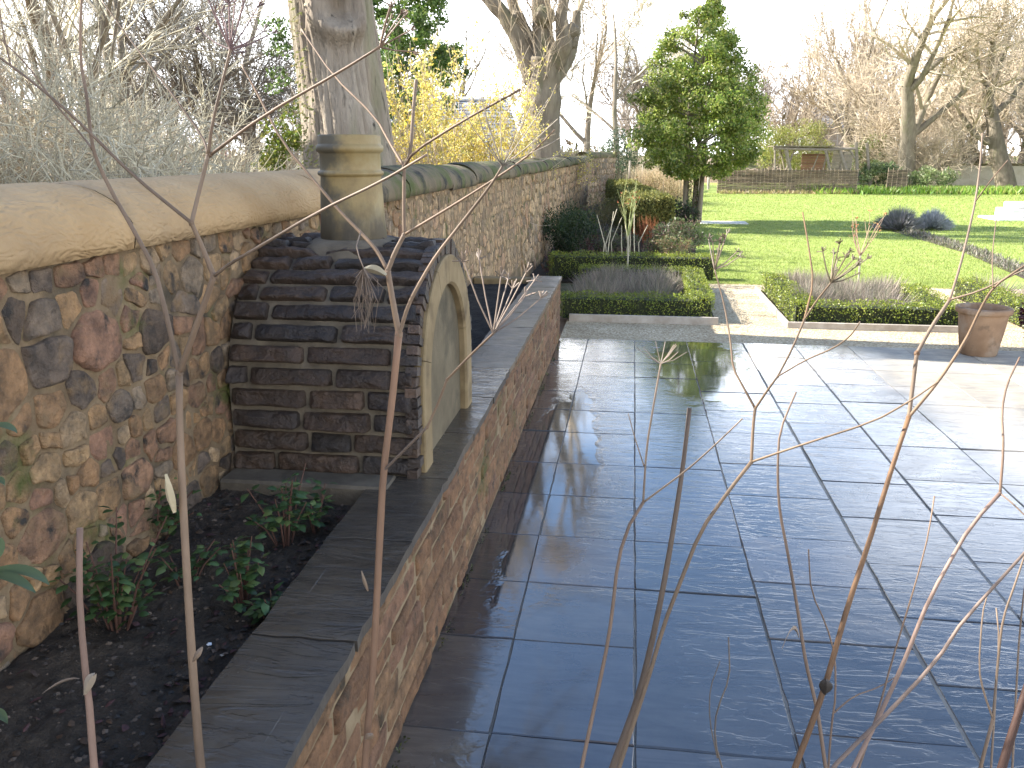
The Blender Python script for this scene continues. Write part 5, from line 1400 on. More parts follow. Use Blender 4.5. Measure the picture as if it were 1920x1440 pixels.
# ================================================================ BUILDINGS
def hip_outbuilding():
    Y = 33.0; a = at_y(745, 287, Y)[0]; b = at_y(940, 287, Y)[0]; e = at_y(990, 287, Y)[0]
    t_ = thing('slate_outbuilding', ((a + e) / 2, Y + 2, 0), 'low outbuilding with a grey slate hipped roof half hidden by the forsythia', 'building')
    rz = at_y(935, 188, Y + 2.4)[2]; ez = at_y(988, 250, Y)[2] - .9
    mb = MB(); mb.box(a + .3, e - .3, Y + .25, Y + 4.6, -.1, ez - .02); mb.build('wall', M_harl, t_)
    mr_ = MB(); V = [(a - 1, Y, ez), (e, Y, ez), (e, Y + 4.9, ez), (a - 1, Y + 4.9, ez), (a - 1, Y + 2.4, rz), (b, Y + 2.4, rz)]
    # slate courses: each plane cut into lapped strips
    n = 16
    def plane(P0, P1, P2, P3):
        for i in range(n):
            f0, f1 = i / n, (i + 1) / n
            lo0 = np.array(P0) + (np.array(P3) - np.array(P0)) * f0; lo1 = np.array(P1) + (np.array(P2) - np.array(P1)) * f0
            hi0 = np.array(P0) + (np.array(P3) - np.array(P0)) * f1; hi1 = np.array(P1) + (np.array(P2) - np.array(P1)) * f1
            up_ = np.array([0, 0, .03]); m = 14
            for j in range(m):
                g0, g1 = j / m, (j + 1) / m
                mr_.add([lo0 + (lo1 - lo0) * g0 + up_, lo0 + (lo1 - lo0) * g1 + up_, hi0 + (hi1 - hi0) * g1, hi0 + (hi1 - hi0) * g0], [(0, 1, 2, 3)], np.ones(3) * rng.uniform(.75, 1.2))
    plane(V[0], V[1], V[5], V[4]); plane(V[1], V[2], V[5], V[5]); plane(V[2], V[3], V[4], V[5])
    mr_.build('roof', M_slate, t_)
    mt = MB(); mt.tubes([(np.array([V[5], (np.array(V[5]) + V[1]) / 2, V[1]]) + np.array([0, 0, .06]), np.full(3, .09)), (np.array([V[4], (np.array(V[4]) + V[5]) / 2, V[5]]) + np.array([0, 0, .06]), np.full(3, .08))], 8)
    mt.build('ridge_capping', M_white, t_)
hip_outbuilding()
def house(name, label, x0, x1, y0, y1, ez, rz, chim, wins, ridge='x', wall=M_harl, hip=0.0):
    t_ = thing(name, ((x0 + x1) / 2, (y0 + y1) / 2, 0), label, 'house')
    mw = MB(); V = [(x0, y0, -.1), (x1, y0, -.1), (x1, y1, -.1), (x0, y1, -.1), (x0, y0, ez), (x1, y0, ez), (x1, y1, ez), (x0, y1, ez)]
    F_ = [(0, 1, 5, 4), (1, 2, 6, 5), (2, 3, 7, 6), (3, 0, 4, 7)]
    xm, ym = (x0 + x1) / 2, (y0 + y1) / 2
    if ridge == 'x': V += [(x0, ym, rz), (x1, ym, rz)]; F_ += [(4, 7, 8), (5, 9, 6)]
    else: V += [(xm, y0, rz), (xm, y1 - hip, rz)]; F_ += [(4, 8, 5), (6, 9, 7)]
    mw.add(V, F_); mw.build('wall', wall, t_)
    mr_ = MB(); o = .3
    if ridge == 'x':
        s_ = (rz - ez) / (ym - y0)
        for sg in (0, 1):
            ya, yb = (y0 - o, ym) if sg == 0 else (y1 + o, ym)
            za = ez - o * s_
            for dz in (.02, .14): mr_.add([(x0 - o, ya, za + dz), (x1 + o, ya, za + dz), (x1 + o, yb, rz + dz), (x0 - o, yb, rz + dz)], [(0, 1, 2, 3)])
    else:
        s_ = (rz - ez) / (xm - x0)
        for sg in (0, 1):
            xa = x0 - o if sg == 0 else x1 + o
            za = ez - o * s_
            for dz in (.02, .14): mr_.add([(xa, y0 - o, za + dz), (xa, y1 + o, za + dz), (xm, y1 + (o if not hip else -hip), rz + dz), (xm, y0 - o, rz + dz)], [(0, 1, 2, 3)])
    if hip:
        for dz in (.02, .14): mr_.add([(x0 - o, y1 + o, ez - o * s_ + dz), (x1 + o, y1 + o, ez - o * s_ + dz), (xm, y1 - hip, rz + dz)], [(0, 1, 2)])
    rf = mr_.build('roof', M_slate, t_)
    for (cx, cy) in chim:
        mc = MB(); mc.box(cx - .45, cx + .45, cy - .45, cy + .45, ez, rz + 1.1); mc.box(cx - .5, cx + .5, cy - .5, cy + .5, rz + 1.102, rz + 1.25)
        mc.tubes([(np.array([(cx + d, cy, rz + 1.2), (cx + d, cy, rz + 1.45), (cx + d, cy, rz + 1.7)]), np.array([.13, .12, .12])) for d in (-.22, .22)], 10, cap=True)
        c_ = mc.build('chimney', M_pot, rf); c_.matrix_parent_inverse = Matrix.Translation(-Vector(t_.location)) 
    for (wx, wz, ww, wh) in wins:
        mf = MB(); y = y0 - .03
        for (a, b_, c, d) in ((wx - ww / 2, wx + ww / 2, wz, wz + .08), (wx - ww / 2, wx + ww / 2, wz + wh - .08, wz + wh), (wx - ww / 2, wx - ww / 2 + .08, wz + .082, wz + wh - .082), (wx + ww / 2 - .08, wx + ww / 2, wz + .082, wz + wh - .082), (wx - ww / 2 + .082, wx + ww / 2 - .082, wz + wh / 2 - .03, wz + wh / 2 + .03)):
            mf.box(a, b_, y - .03, y + .02, c, d)
        wf = mf.build('window', M_white, t_)
        mg = MB(); mg.box(wx - ww / 2 + .05, wx + ww / 2 - .05, y - .005, y + .015, wz + .05, wz + wh - .05); g_ = mg.build('pane', M_glass, wf); g_.matrix_parent_inverse = Matrix.Translation(-Vector(t_.location))
xa = at_y(1528, 287, 95)[0]; xb = at_y(1635, 287, 95)[0]
house('pale_house', 'distant pale house with a grey slate roof behind the tall forked tree', xa, xb, 95, 102, 4.6, 6.9, [(xb - .6, 98.5)], [(xa + 1.6, 2.6, 1.1, 1.5), (xb - 1.6, 2.6, 1.1, 1.5)])
# the neighbour's house, beyond the left edge: it keeps the patio and the near wall in shade
house('neighbour_house', 'neighbouring house standing beyond the wall outside the left edge of the photo', -18.0, -10.0, -12, 10.5, 6.2, 11.1, [(-14, -4)], [(-16, 1.2, 1.2, 1.6), (-12, 1.2, 1.2, 1.6)], 'y', hip=0.9)

# ================================================================ PARKED CAR BEYOND THE WALL
def car():
    Y = 33.0; c = at_y(385, 325, Y); x = c[0]
    t_ = thing('parked_car', (x, Y, 0), 'white parked car whose roof just shows over the wall left of the thick trunk', 'car')
    # body from lengthwise cross-sections (car faces left)
    st = [(-2.1, .35, .62, .70), (-1.95, .30, .78, .80), (-1.2, .25, .92, .84), (-.55, .22, .98, .86), (.9, .22, 1.0, .86), (1.75, .25, .98, .84), (2.05, .35, .80, .76)]
    mb = MB(); V = []; n = 10
    for (u, z0, z1, hw) in st:
        for k in range(n):
            a = 2 * math.pi * (k + .5) / n; ca, sa = math.cos(a), math.sin(a)
            V.append((x + u, Y + math.copysign(abs(ca) ** .45, ca) * hw, (z0 + z1) / 2 + math.copysign(abs(sa) ** .5, sa) * (z1 - z0) / 2))
    m = len(st)
    mb.add(V, [(i * n + k, i * n + (k + 1) % n, (i + 1) * n + (k + 1) % n, (i + 1) * n + k) for i in range(m - 1) for k in range(n)] + [tuple(range(n))[::-1], tuple(range((m - 1) * n, m * n))])
    mb.build('body', M_white, t_, smooth=True)
    def cab(name, st, mat):
        mb = MB(); V = []
        for (u, z, hw) in st: V += [(x + u, Y - hw, z), (x + u, Y + hw, z)]
        return mb, V
    mg = MB(); V = [(x - .75, Y - .8, .95), (x + 1.7, Y - .8, .97), (x + 1.35, Y - .62, 1.40), (x - .1, Y - .62, 1.42), (x - .75, Y + .8, .95), (x + 1.7, Y + .8, .97), (x + 1.35, Y + .62, 1.40), (x - .1, Y + .62, 1.42)]
    mg.add(V, [(0, 1, 2, 3), (7, 6, 5, 4), (0, 3, 7, 4), (1, 5, 6, 2), (3, 2, 6, 7)]); mg.build('windows', M_glass, t_)
    mr_ = MB(); V = []
    us = np.linspace(-.12, 1.38, 8)
    for u in us:
        for s_ in np.linspace(-1, 1, 7):
            V.append((x + u, Y + s_ * .66, 1.42 + .06 * (1 - s_ * s_) + .03 * (1 - ((u - .63) / .75) ** 2)))
    mr_.add(V, [(i * 7 + k, i * 7 + k + 1, (i + 1) * 7 + k + 1, (i + 1) * 7 + k) for i in range(7) for k in range(6)])
    mr_.tubes([(np.array([(x - .75 + 0, Y + s_ * .8, .96), (x - .42, Y + s_ * .71, 1.2), (x - .1, Y + s_ * .64, 1.43)]), np.full(3, .035)) for s_ in (-1, 1)] + [(np.array([(x + .55, Y + s_ * .805, .97), (x + .58, Y + s_ * .72, 1.2), (x + .6, Y + s_ * .64, 1.42)]), np.full(3, .03)) for s_ in (-1, 1)] + [(np.array([(x + 1.7, Y + s_ * .8, .97), (x + 1.55, Y + s_ * .71, 1.2), (x + 1.36, Y + s_ * .64, 1.41)]), np.full(3, .04)) for s_ in (-1, 1)], 6)
    mr_.build('roof', M_white, t_, smooth=True)
    for u in (-1.3, 1.3):
        for s_ in (-1, 1):
            mt = MB(); n = 24
            prof = [(.0, .06), (.19, .06), (.20, .095), (.30, .10), (.32, .07), (.32, -.07), (.30, -.1)]
            V = [(x + u + r_ * math.cos(2 * math.pi * k / n), Y + s_ * (.74 + d), .32 + r_ * math.sin(2 * math.pi * k / n)) for r_, d in prof for k in range(n)]
            mt.add(V, [(i * n + k, i * n + (k + 1) % n, (i + 1) * n + (k + 1) % n, (i + 1) * n + k) for i in range(len(prof) - 1) for k in range(n)])
            mt.build('wheel', M_rubber, t_, smooth=True)
car()

# ================================================================ FAR WOOD
def far_wood():
    libs = []
    for sd_ in (1, 2, 3):
        out = []; grow(out, (0, 0, -.2), (0, 0, 1), 5.5, .26, 0, 4, random.Random(sd_), (3, 4), (20, 50), (.55, .75), .12, .05, .022); libs.append(out)
    mb = MB(); rr = random.Random(8)
    for k in range(95):
        px = rr.uniform(-350, 2300); y = rr.uniform(75, 150); x = at_y(px, 287, y)[0]; s_ = rr.uniform(.7, 1.25); a = rr.uniform(0, 6.28); c = np.array((.30, .25, .20)) * rr.uniform(.8, 1.2)
        M_ = np.array([[math.cos(a), -math.sin(a), 0], [math.sin(a), math.cos(a), 0], [0, 0, 1]]) * s_
        mb.tubes([(p @ M_.T + np.array([x, y, 0]), r_ * s_, c * (1 if l > 0 else .8)) for p, r_, l in libs[k % 3]], 3)
    n = 9000
    px = rng.uniform(-500, 2500, n); y = rng.uniform(70, 150, n); z = np.abs(rng.normal(0, 1.6, n))
    P = np.column_stack([[at_y(a, 287, b_)[0] for a, b_ in zip(px, y)], y, z])
    mb.leaves(P, unit(rvec(n) + np.array([0, 0, .7])), rvec(n), rng.uniform(.6, 1.6, n), rng.uniform(.1, .4, n), .1, leafcol(n, [(.20, .17, .11), (.16, .17, .08), (.24, .20, .15), (.12, .13, .07)]))
    o = mb.build('far_wood', M_twig); o['label'] = 'distant mass of bare trees and undergrowth closing the view'; o['category'] = 'wood'; setting(o, 'stuff')
far_wood()

# ================================================================ RAISED BED PLANTS
def leaf6(mb, P, D, N, Ln, W, C):
    n = len(P); D = unit(D); S = unit(np.cross(D, N)); U = np.cross(S, D); Ln = Ln[:, None]; W = W[:, None]
    def pt(f, s_, u): return P + D * Ln * f + S * W * s_ + U * Ln * u
    rows = [pt(0, 0, 0), pt(.28, -.46, .03), pt(.28, 0, .09), pt(.28, .46, .03), pt(.62, -.38, .0), pt(.62, 0, .08), pt(.62, .38, .0), pt(1, 0, -.12)]
    V = np.stack(rows, 1).reshape(-1, 3); b = (np.arange(n) * 8)[:, None]
    q = np.concatenate([b + np.array([[1, 2, 5, 4]]), b + np.array([[2, 3, 6, 5]])]); t3 = np.concatenate([b + np.array([[f]])[0] for f in ([0, 2, 1], [0, 3, 2], [4, 5, 7], [5, 6, 7])])
    mb.add(V, q, np.repeat(C, 8, 0)); mb.f.append(t3 + mb.n - len(V))
def bed_plant(px, py, h, w_, n, label, seed):
    h *= 1.75; w_ *= 1.45; n = int(n * 2.3); p = at_z(px, py, .63); z0 = soil_z(p[0], p[1]); t_ = thing('leafy_plant', (0, 0, 0), label, 'plant'); rr = random.Random(seed)
    ms = MB(); ps = []; L_ = []
    for s_ in range(max(4, n // 13)):
        a = rr.uniform(0, 6.28); d = np.array([math.cos(a), math.sin(a)]) * rr.uniform(.1, 1) * w_; hh = h * rr.uniform(.45, 1)
        P = np.array([(d[0] * .2, d[1] * .2, -.02), (d[0] * .55, d[1] * .55, hh * .55), (d[0], d[1], hh)])
        ps.append((P, np.array([.004, .003, .002]), (.10, .05, .035)))
        for k in range(13):
            f = rr.uniform(.3, 1); q = P[0] + (P[1] - P[0]) * f * 2 if f < .5 else P[1] + (P[2] - P[1]) * (f - .5) * 2
            L_.append((q, rr.uniform(0, 6.28), f))
    ms.tubes(ps, 5); ms.build('stems', M_twig, t_)
    P = np.array([l[0] for l in L_]); a = np.array([l[1] for l in L_]); m = len(P)
    D = np.column_stack([np.cos(a), np.sin(a), rng.uniform(-.35, .45, m)]); N = unit(rvec(m) * .35 + np.array([0, 0, 1]))
    Ln = rng.uniform(.026, .052, m); mb = MB(); leaf6(mb, P + D * .015, D, N, Ln, Ln * rng.uniform(.6, .8, m), leafcol(m, [(.06, .115, .04), (.08, .15, .055), (.045, .085, .03), (.13, .18, .06)], .25))
    mb.build('leaves', M_leaf, t_, smooth=True); t_.location = (p[0], p[1], z0)
bed_plant(215, 1165, .22, .16, 95, 'largest leafy green plant in the raised bed, nearest the camera by the stone wall', 1)
bed_plant(290, 1010, .17, .16, 75, 'leafy green plant at the back of the raised bed against the rubble wall', 2)
bed_plant(110, 1110, .15, .10, 40, 'small leafy plant at the foot of the rubble wall near the left edge', 3)
bed_plant(345, 1090, .10, .10, 30, 'low sparse leafy plant in the middle of the raised bed', 8)
bed_plant(455, 1110, .15, .11, 52, 'leafy green plant in the middle of the raised bed near the slab coping', 4)
bed_plant(535, 1010, .17, .12, 62, 'leafy green plant in the raised bed halfway to the stone hearth', 5)
bed_plant(590, 985, .12, .07, 26, 'small leafy plant touching the slab coping in front of the stone hearth', 6)
bed_plant(510, 1140, .07, .07, 22, 'tiny low leafy plant beside the slab coping', 7)
def debris():
    mb = MB(); rr = random.Random(2)
    def peb(x, y, s_, c):
        z = soil_z(x, y); V = []
        for d in [(1, 0, 0), (-1, 0, 0), (0, 1, 0), (0, -1, 0), (0, 0, 1), (0, 0, -1), (.6, .6, .5), (-.6, .6, .5), (.6, -.6, .5), (-.6, -.6, .5)]:
            V.append((x + d[0] * s_ * rr.uniform(.6, 1.2), y + d[1] * s_ * rr.uniform(.6, 1.2), z + d[2] * s_ * rr.uniform(.4, .8)))
        mb.add(V, [(4, 6, 7), (4, 8, 6), (4, 9, 8), (4, 7, 9), (0, 6, 8), (1, 9, 7), (2, 7, 6), (3, 8, 9), (0, 5, 2), (2, 5, 1), (1, 5, 3), (3, 5, 0), (0, 2, 6), (2, 1, 7), (1, 3, 9), (3, 0, 8)], c)
    for k in range(1500):
        peb(rr.uniform(-1.78, -1.12), rr.uniform(1.2, 3.4), rr.choice((.003, .004, .005, .007, .011)), np.array(rr.choice([(.10, .075, .055), (.07, .055, .045), (.15, .11, .08), (.05, .045, .04), (.03, .025, .02)])) * rr.uniform(.7, 1.3))
    o = mb.build('soil_grit', M_twig); o['label'] = 'grit and small stones scattered over the raised bed soil'; o['category'] = 'grit'; setting(o, 'stuff')
    mb = MB(); n = 500; xy = np.column_stack([rng.uniform(-1.75, -1.12, n), rng.uniform(1.4, 3.3, n)]); xy[:200, 0] = rng.uniform(-1.25, -1.11, 200)
    P = np.column_stack([xy, [soil_z(a, b_) + .006 for a, b_ in xy]])
    leaf6(mb, P, np.column_stack([rng.normal(size=(n, 2)), rng.uniform(-.1, .4, n)]), unit(rvec(n) * .6 + np.array([0, 0, 1])), rng.uniform(.015, .045, n), rng.uniform(.012, .03, n), leafcol(n, [(.06, .04, .03), (.10, .06, .035), (.035, .028, .022), (.09, .04, .04)]))
    o = mb.build('leaf_litter', M_needle); o['label'] = 'dead leaves lying on the raised bed soil'; o['category'] = 'dead leaves'; setting(o, 'stuff')
    for (px, py, s_, nm) in ((392, 1208, .011, 'white stone chip in the raised bed, the larger of two'), (417, 1223, .008, 'smaller white stone chip in the raised bed')):
        p = at_z(px, py, .60); mb = MB(); peb(p[0], p[1], s_, (1, 1, 1)); o = mb.build('stone_chip', M_white); tag(o, nm, 'stone')
debris()
def lance_plant():
    c = at_depth(-40, 1090, 2.0); t_ = thing('lance_leaved_plant', (0, 0, 0), 'long grey green lance leaves poking in at the left edge above the raised bed', 'plant')
    root = np.array([c[0] - .02, c[1] - .05, .58]); ms = MB(); ms.tubes([(np.array([root, (root + c) / 2 + np.array([.02, 0, 0]), c, at_depth(-20, 900, 2.0), at_depth(-15, 800, 2.0)]), np.array([.006, .006, .005, .004, .003]), (.12, .14, .06))], 6); ms.build('stem', M_twig, t_)
    mb = MB()
    def lf(a, b, m_, w_):
        A = at_depth(*a); B = at_depth(*b); Mi = at_depth(*m_); n = 9; V = []
        for i in range(n):
            f = i / (n - 1); p = A * (1 - f) ** 2 + Mi * 2 * f * (1 - f) + B * f * f; tn = unit((Mi - A) * (1 - f) + (B - Mi) * f); s_ = unit(np.cross(tn, np.array([.3, -.5, .8]))) * w_ * math.sin(math.pi * min(1, f * .93 + .05)) ** .7
            u = np.array([0, 0, .004]); V += [p - s_ + u, p, p + s_ + u]
        mb.add(V, [(i * 3 + k, i * 3 + k + 1, i * 3 + 4 + k, i * 3 + 3 + k) for i in range(n - 1) for k in range(2)], (.16, .22, .12))
    lf((-20, 1075, 2.0), (92, 1098, 1.92), (50, 1055, 1.95), .013); lf((-20, 1080, 2.0), (66, 1113, 1.9), (25, 1075, 1.92), .012)
    lf((-25, 1060, 2.0), (2, 1010, 1.95), (8, 1045, 1.97), .014); lf((-20, 910, 2.0), (9, 912, 1.96), (0, 890, 1.98), .008); lf((-15, 800, 2.0), (32, 813, 1.95), (12, 793, 1.97), .009)
    lf((-25, 1340, 1.8), (14, 1358, 1.75), (0, 1330, 1.77), .010); lf((-20, 1080, 2.0), (-70, 1020, 1.95), (-50, 1040, 2.0), .013); lf((-20, 900, 2.0), (-80, 860, 2.05), (-55, 870, 2.0), .011)
    mb.build('leaves', M_leaf, t_, smooth=True)
lance_plant()
def weeds():
    mb = MB(); n = 900; y = rng.uniform(1.0, 9.6, n) ** 1.0; x = LX + .012 + np.abs(rng.normal(0, .012, n))
    k = np.array([mnoise.noise((b_ * 2.2, 0, 0)) for b_ in y]) > .05; x, y = x[k], y[k]; n = len(x)
    mb.leaves(np.column_stack([x, y, np.full(n, -.004)]), unit(rvec(n) + np.array([.4, 0, 1])), rvec(n), rng.uniform(.008, .03, n), .008, .2, leafcol(n, [(.06, .075, .02), (.09, .10, .03), (.04, .045, .02)]))
    o = mb.build('moss', M_leaf); o['label'] = 'moss and tiny weeds in the joint between low wall and paving'; o['category'] = 'moss'; setting(o, 'stuff')
weeds()

# ================================================================ DRY STEMS IN THE FOREGROUND
BROWN = (.40, .27, .185); PALE = (.44, .32, .24); GREYB = (.27, .20, .16); ORANGE = (.38, .215, .12); THIN = (.40, .27, .20)
def smooth_path(P, it=1):
    P = np.array(P, float)
    for _ in range(it):
        q = [P[0]]
        for a, b in zip(P[:-1], P[1:]): q += [a * .78 + b * .22, a * .22 + b * .78]
        q.append(P[-1]); P = np.array(q)
    return P
def umbel(mb, c, d, n, L_, col, rr, spread=.75, heads=True, thick=.0011):
    """rays from one point, each tipped by a small cluster of seed stalks"""
    d = unit(np.array(d)); ps = []
    for k in range(n):
        v = np.array([rr.gauss(0, 1) for _ in range(3)]); v -= d * (v @ d); v = unit(v)
        a = spread * math.sqrt((k + .5) / n) ; e = c + (d * math.cos(a) + v * math.sin(a)) * L_ * rr.uniform(.7, 1.1)
        m_ = (c + e) / 2 + d * -.02 * L_ * 3 * a
        ps.append((np.array([c, m_, e]), np.array([thick, thick * .8, thick * .7]), np.array(col) * rr.uniform(.8, 1.2)))
        if heads:
            dd = unit(e - m_)
            for q in range(rr.randint(5, 9)):
                w_ = unit(dd + np.array([rr.gauss(0, .6) for _ in range(3)])); ps.append((np.array([e, e + w_ * L_ * .06, e + w_ * L_ * rr.uniform(.1, .16)]), np.array([thick * .5, thick * .45, thick * .7]), np.array(col) * rr.uniform(.6, 1.1)))
    mb.tubes(ps, 4)
def dry_stem(label, segs, umbels=(), col=BROWN, root=None, seed=1, extras=()):
    """segs: (list of (px, py, depth), width px start, width px end); the first is the main stem and is carried down to the bed"""
    rr = random.Random(seed); t_ = thing('dry_stem', (0, 0, 0), label, 'dead stem', 'dry umbel stems in the foreground')
    ps = []; nodes = []
    for si, sg in enumerate(segs):
        pts, w0, w1 = sg[:3]; c = np.array(sg[3] if len(sg) > 3 else col)
        P = np.array([at_depth(*p) for p in pts]); dm = np.mean([p[2] for p in pts])
        r0, r1 = w0 / 2 / F * dm * .83, w1 / 2 / F * dm * .83
        if si == 0:
            b = P[0]; dr = unit(P[0] - P[1]); L_ = (b[2] - .03) / max(.2, -dr[2] if dr[2] < 0 else .2)
            g = b + dr * (b[2] - .03) / max(.55, -dr[2]) if -dr[2] > .3 else np.array([b[0], b[1], .03])
            g[0] = min(max(g[0], -.68), 2.4); g[1] = min(max(g[1], .3), 1.6); g[2] = .02
            P = np.vstack([g, (g + b) / 2 + np.array([.01, .01, 0]), P]); rad = np.concatenate([[r0 * 1.25, r0 * 1.15], np.linspace(r0, r1, len(pts))])
        else: rad = np.linspace(r0, r1, len(pts))
        t0 = np.concatenate([[0], np.cumsum(np.linalg.norm(np.diff(P, axis=0), axis=1))])
        Q = smooth_path(P); tq = np.concatenate([[0], np.cumsum(np.linalg.norm(np.diff(Q, axis=0), axis=1))])
        rq = np.interp(tq / tq[-1], t0 / t0[-1], rad)
        # swelling at the joints given by the path's own corners
        m = max(16, len(Q) * 3); tt = np.linspace(0, tq[-1], m); QQ = np.column_stack([np.interp(tt, tq, Q[:, i]) for i in range(3)]); RR = np.interp(tt, tq, rq)
        RR = RR * (1 + .05 * np.array([mnoise.noise((x_ * 30, si, 0)) for x_ in tt]))
        nj = [0] + [len(QQ) - 1] if si else [len(QQ) - 1]
        RR[-1] *= 1.12
        ps.append((QQ, RR, c * rr.uniform(.9, 1.1))); nodes.append((QQ[0], RR[0]))
    mb = MB(); mb.tubes(ps, 9, cap=True)
    for (c_, r_) in nodes[1:]:
        burl(mb, c_, r_ * 1.25, rr.random() * 9, (1, 1, 1.25))
    # burls are white by default: tint them like the stem
    for i in range(len(mb.c)):
        if np.allclose(mb.c[i], 1.0): mb.c[i] = np.tile(np.array(col) * .95, (len(mb.c[i]), 1))
    mb.build('stem', M_stem, t_, smooth=True)
    for (c_, tip, n, L_, sp, hd, cc) in umbels:
        mu = MB(); A = at_depth(*c_); B = at_depth(*tip); umbel(mu, A, B - A, n, L_, cc, rr, sp, hd, .0011 if hd else .0006); mu.build('seed_head', M_stem, t_)
    for (A_, B_, C_, w_, cc) in extras:       # torn leaf sheaths
        mu = MB(); a, b_, c2 = at_depth(*A_), at_depth(*B_), at_depth(*C_); V = []
        for f in np.linspace(0, 1, 7):
            p = a * (1 - f) ** 2 + b_ * 2 * f * (1 - f) + c2 * f * f; s_ = unit(np.cross(c2 - a, np.array([0.2, 1, .3]))) * w_ * (math.sin(math.pi * (f * .85 + .1))); V += [p - s_, p + np.array([0, -w_ * .6, 0]), p + s_]
        mu.add(V, [(i * 3 + k, i * 3 + k + 1, i * 3 + 4 + k, i * 3 + 3 + k) for i in range(6) for k in range(2)], cc); mu.build('leaf_sheath', M_stem, t_)
d = 1.15
dry_stem('tall brown dead stem before the rubble wall, branching wide to a seed head', [
    ([(376, 1440, d), (361, 1250, d), (346, 1000, d), (337, 800, d), (336, 695, d)], 20, 15),
    ([(336, 700, d), (312, 590, d), (290, 505, d + .02), (250, 430, d + .03), (215, 370, d + .05), (185, 310, d + .06), (172, 270, d + .06), (163, 180, d + .08), (152, 122, d + .1), (150, 60, d + .1), (155, -40, d + .1)], 11, 6),
    ([(336, 700, d), (370, 605, d - .02), (401, 518, d - .03)], 14, 13),
    ([(401, 518, d - .03), (380, 465, d - .03), (359, 418, d - .04)], 12, 10),
    ([(359, 418, d - .04), (368, 380, d - .04), (390, 292, d - .05)], 10, 9, PALE),
    ([(390, 292, d - .05), (398, 230, d - .06), (432, 93, d - .07)], 8, 6),
    ([(390, 292, d - .05), (383, 260, d - .03), (313, 163, d + .0), (250, 83, d + .03), (190, 0, d + .05)], 6, 3),
    ([(395, 290, d - .05), (493, 217, d - .1), (640, 133, d - .15), (712, 88, d - .18)], 8, 5),
    ([(359, 418, d - .04), (250, 330, d + .0), (165, 245, d + .03), (100, 185, d + .05), (20, 122, d + .08), (-60, 70, d + .1)], 8, 5),
    ([(20, 122, d + .08), (8, 70, d + .09), (0, 25, d + .1), (-10, -40, d + .1)], 4, 3),
    ([(172, 278, d + .06), (160, 262, d + .08), (100, 190, d + .1), (50, 120, d + .12), (0, 72, d + .13), (-40, 40, d + .13)], 5, 3),
    ([(401, 518, d - .03), (430, 495, d - .06), (470, 472, d - .1), (600, 395, d - .18), (720, 338, d - .24), (800, 290, d - .28)], 9, 5, PALE)],
    [((432, 93, d - .07), (440, 20, d - .05), 20, .075, .95, True, (.34, .22, .22)), ((712, 88, d - .18), (745, 60, d - .18), 9, .05, .8, True, THIN)], BROWN, seed=3,
    extras=[((328, 960, d - .01), (318, 930, d - .02), (312, 888, d - .02), .008, (.75, .62, .42)), ((362, 1240, d - .02), (372, 1225, d - .03), (380, 1212, d - .02), .004, PALE)])
d = 1.1
dry_stem('straight orange brown dead stem in front of the stone hearth, forking at its middle', [
    ([(683, 1440, d), (700, 1250, d), (710, 1050, d), (718, 890, d), (736, 745, d), (748, 622, d)], 16, 16, (.42, .24, .15)),
    ([(748, 628, d), (741, 590, d), (733, 545, d), (727, 508, d)], 14, 13),
    ([(727, 508, d), (706, 468, d + .01), (676, 436, d + .02), (640, 400, d + .03), (600, 352, d + .04), (530, 268, d + .06), (480, 170, d + .08), (453, 122, d + .09)], 9, 5),
    ([(727, 508, d), (740, 474, d - .01), (758, 440, d - .02)], 11, 10, PALE),
    ([(758, 440, d - .02), (757, 380, d - .02), (758, 313, d - .02)], 8, 8),
    ([(758, 313, d - .02), (735, 275, d), (705, 220, d + .02), (625, 143, d + .06), (565, 55, d + .1)], 7, 4),
    ([(758, 313, d - .02), (770, 285, d - .03), (774, 220, d - .03), (780, 150, d - .03)], 8, 8, PALE),
    ([(758, 313, d - .02), (775, 285, d - .05), (870, 225, d - .1), (975, 168, d - .16)], 7, 5),
    ([(758, 440, d - .02), (850, 385, d - .06), (940, 328, d - .1), (1000, 285, d - .13), (1040, 243, d - .16)], 7, 3),
    ([(748, 628, d), (766, 570, d - .03), (790, 525, d - .05), (818, 478, d - .07), (868, 415, d - .1), (920, 348, d - .14), (942, 312, d - .16)], 10, 5, PALE),
    ([(717, 885, d), (760, 842, d - .02), (801, 801, d - .04)], 7, 6, GREYB),
    ([(801, 801, d - .04), (822, 755, d - .05), (838, 712, d - .06)], 6, 6),
    ([(838, 712, d - .06), (880, 668, d - .08), (925, 625, d - .1)], 6, 5)],
    [((925, 625, d - .1), (945, 545, d - .1), 9, .085, .75, True, (.50, .38, .31)), ((942, 312, d - .16), (975, 240, d - .16), 11, .11, 1.0, False, (.52, .44, .36))], BROWN, seed=5,
    extras=[((690, 1108, d - .01), (684, 1095, d - .02), (678, 1070, d - .02), .003, PALE), ((725, 516, d - .01), (700, 500, d - .02), (682, 503, d - .02), .007, (.62, .55, .42)), ((686, 1385, d - .01), (692, 1380, d - .02), (700, 1375, d - .02), .005, PALE)])
def tuft():
    mb = MB(); rr = random.Random(3); a = at_depth(682, 503, 1.06); ps = []
    for k in range(46):
        e = a + np.array([rr.gauss(0, .009), rr.gauss(0, .006), -rr.uniform(.015, .085)]); m_ = (a + e) / 2 + np.array([rr.gauss(0, .008), rr.gauss(0, .006), 0]); ps.append((np.array([a, m_, e]), np.array([.0006, .0005, .0003]), np.array(GREYB) * rr.uniform(.8, 1.5)))
    ps.append((np.array([at_depth(676, 436, 1.1), at_depth(668, 460, 1.08), at_depth(673, 480, 1.07), a]), np.array([.0012, .001, .001, .0008]), np.array(GREYB)))
    mb.tubes(ps, 3); tag(mb.build('shrivelled_leaf', M_stem), 'shrivelled hanging leaf caught on the forked stem in front of the stone hearth', 'dead leaf')
tuft()
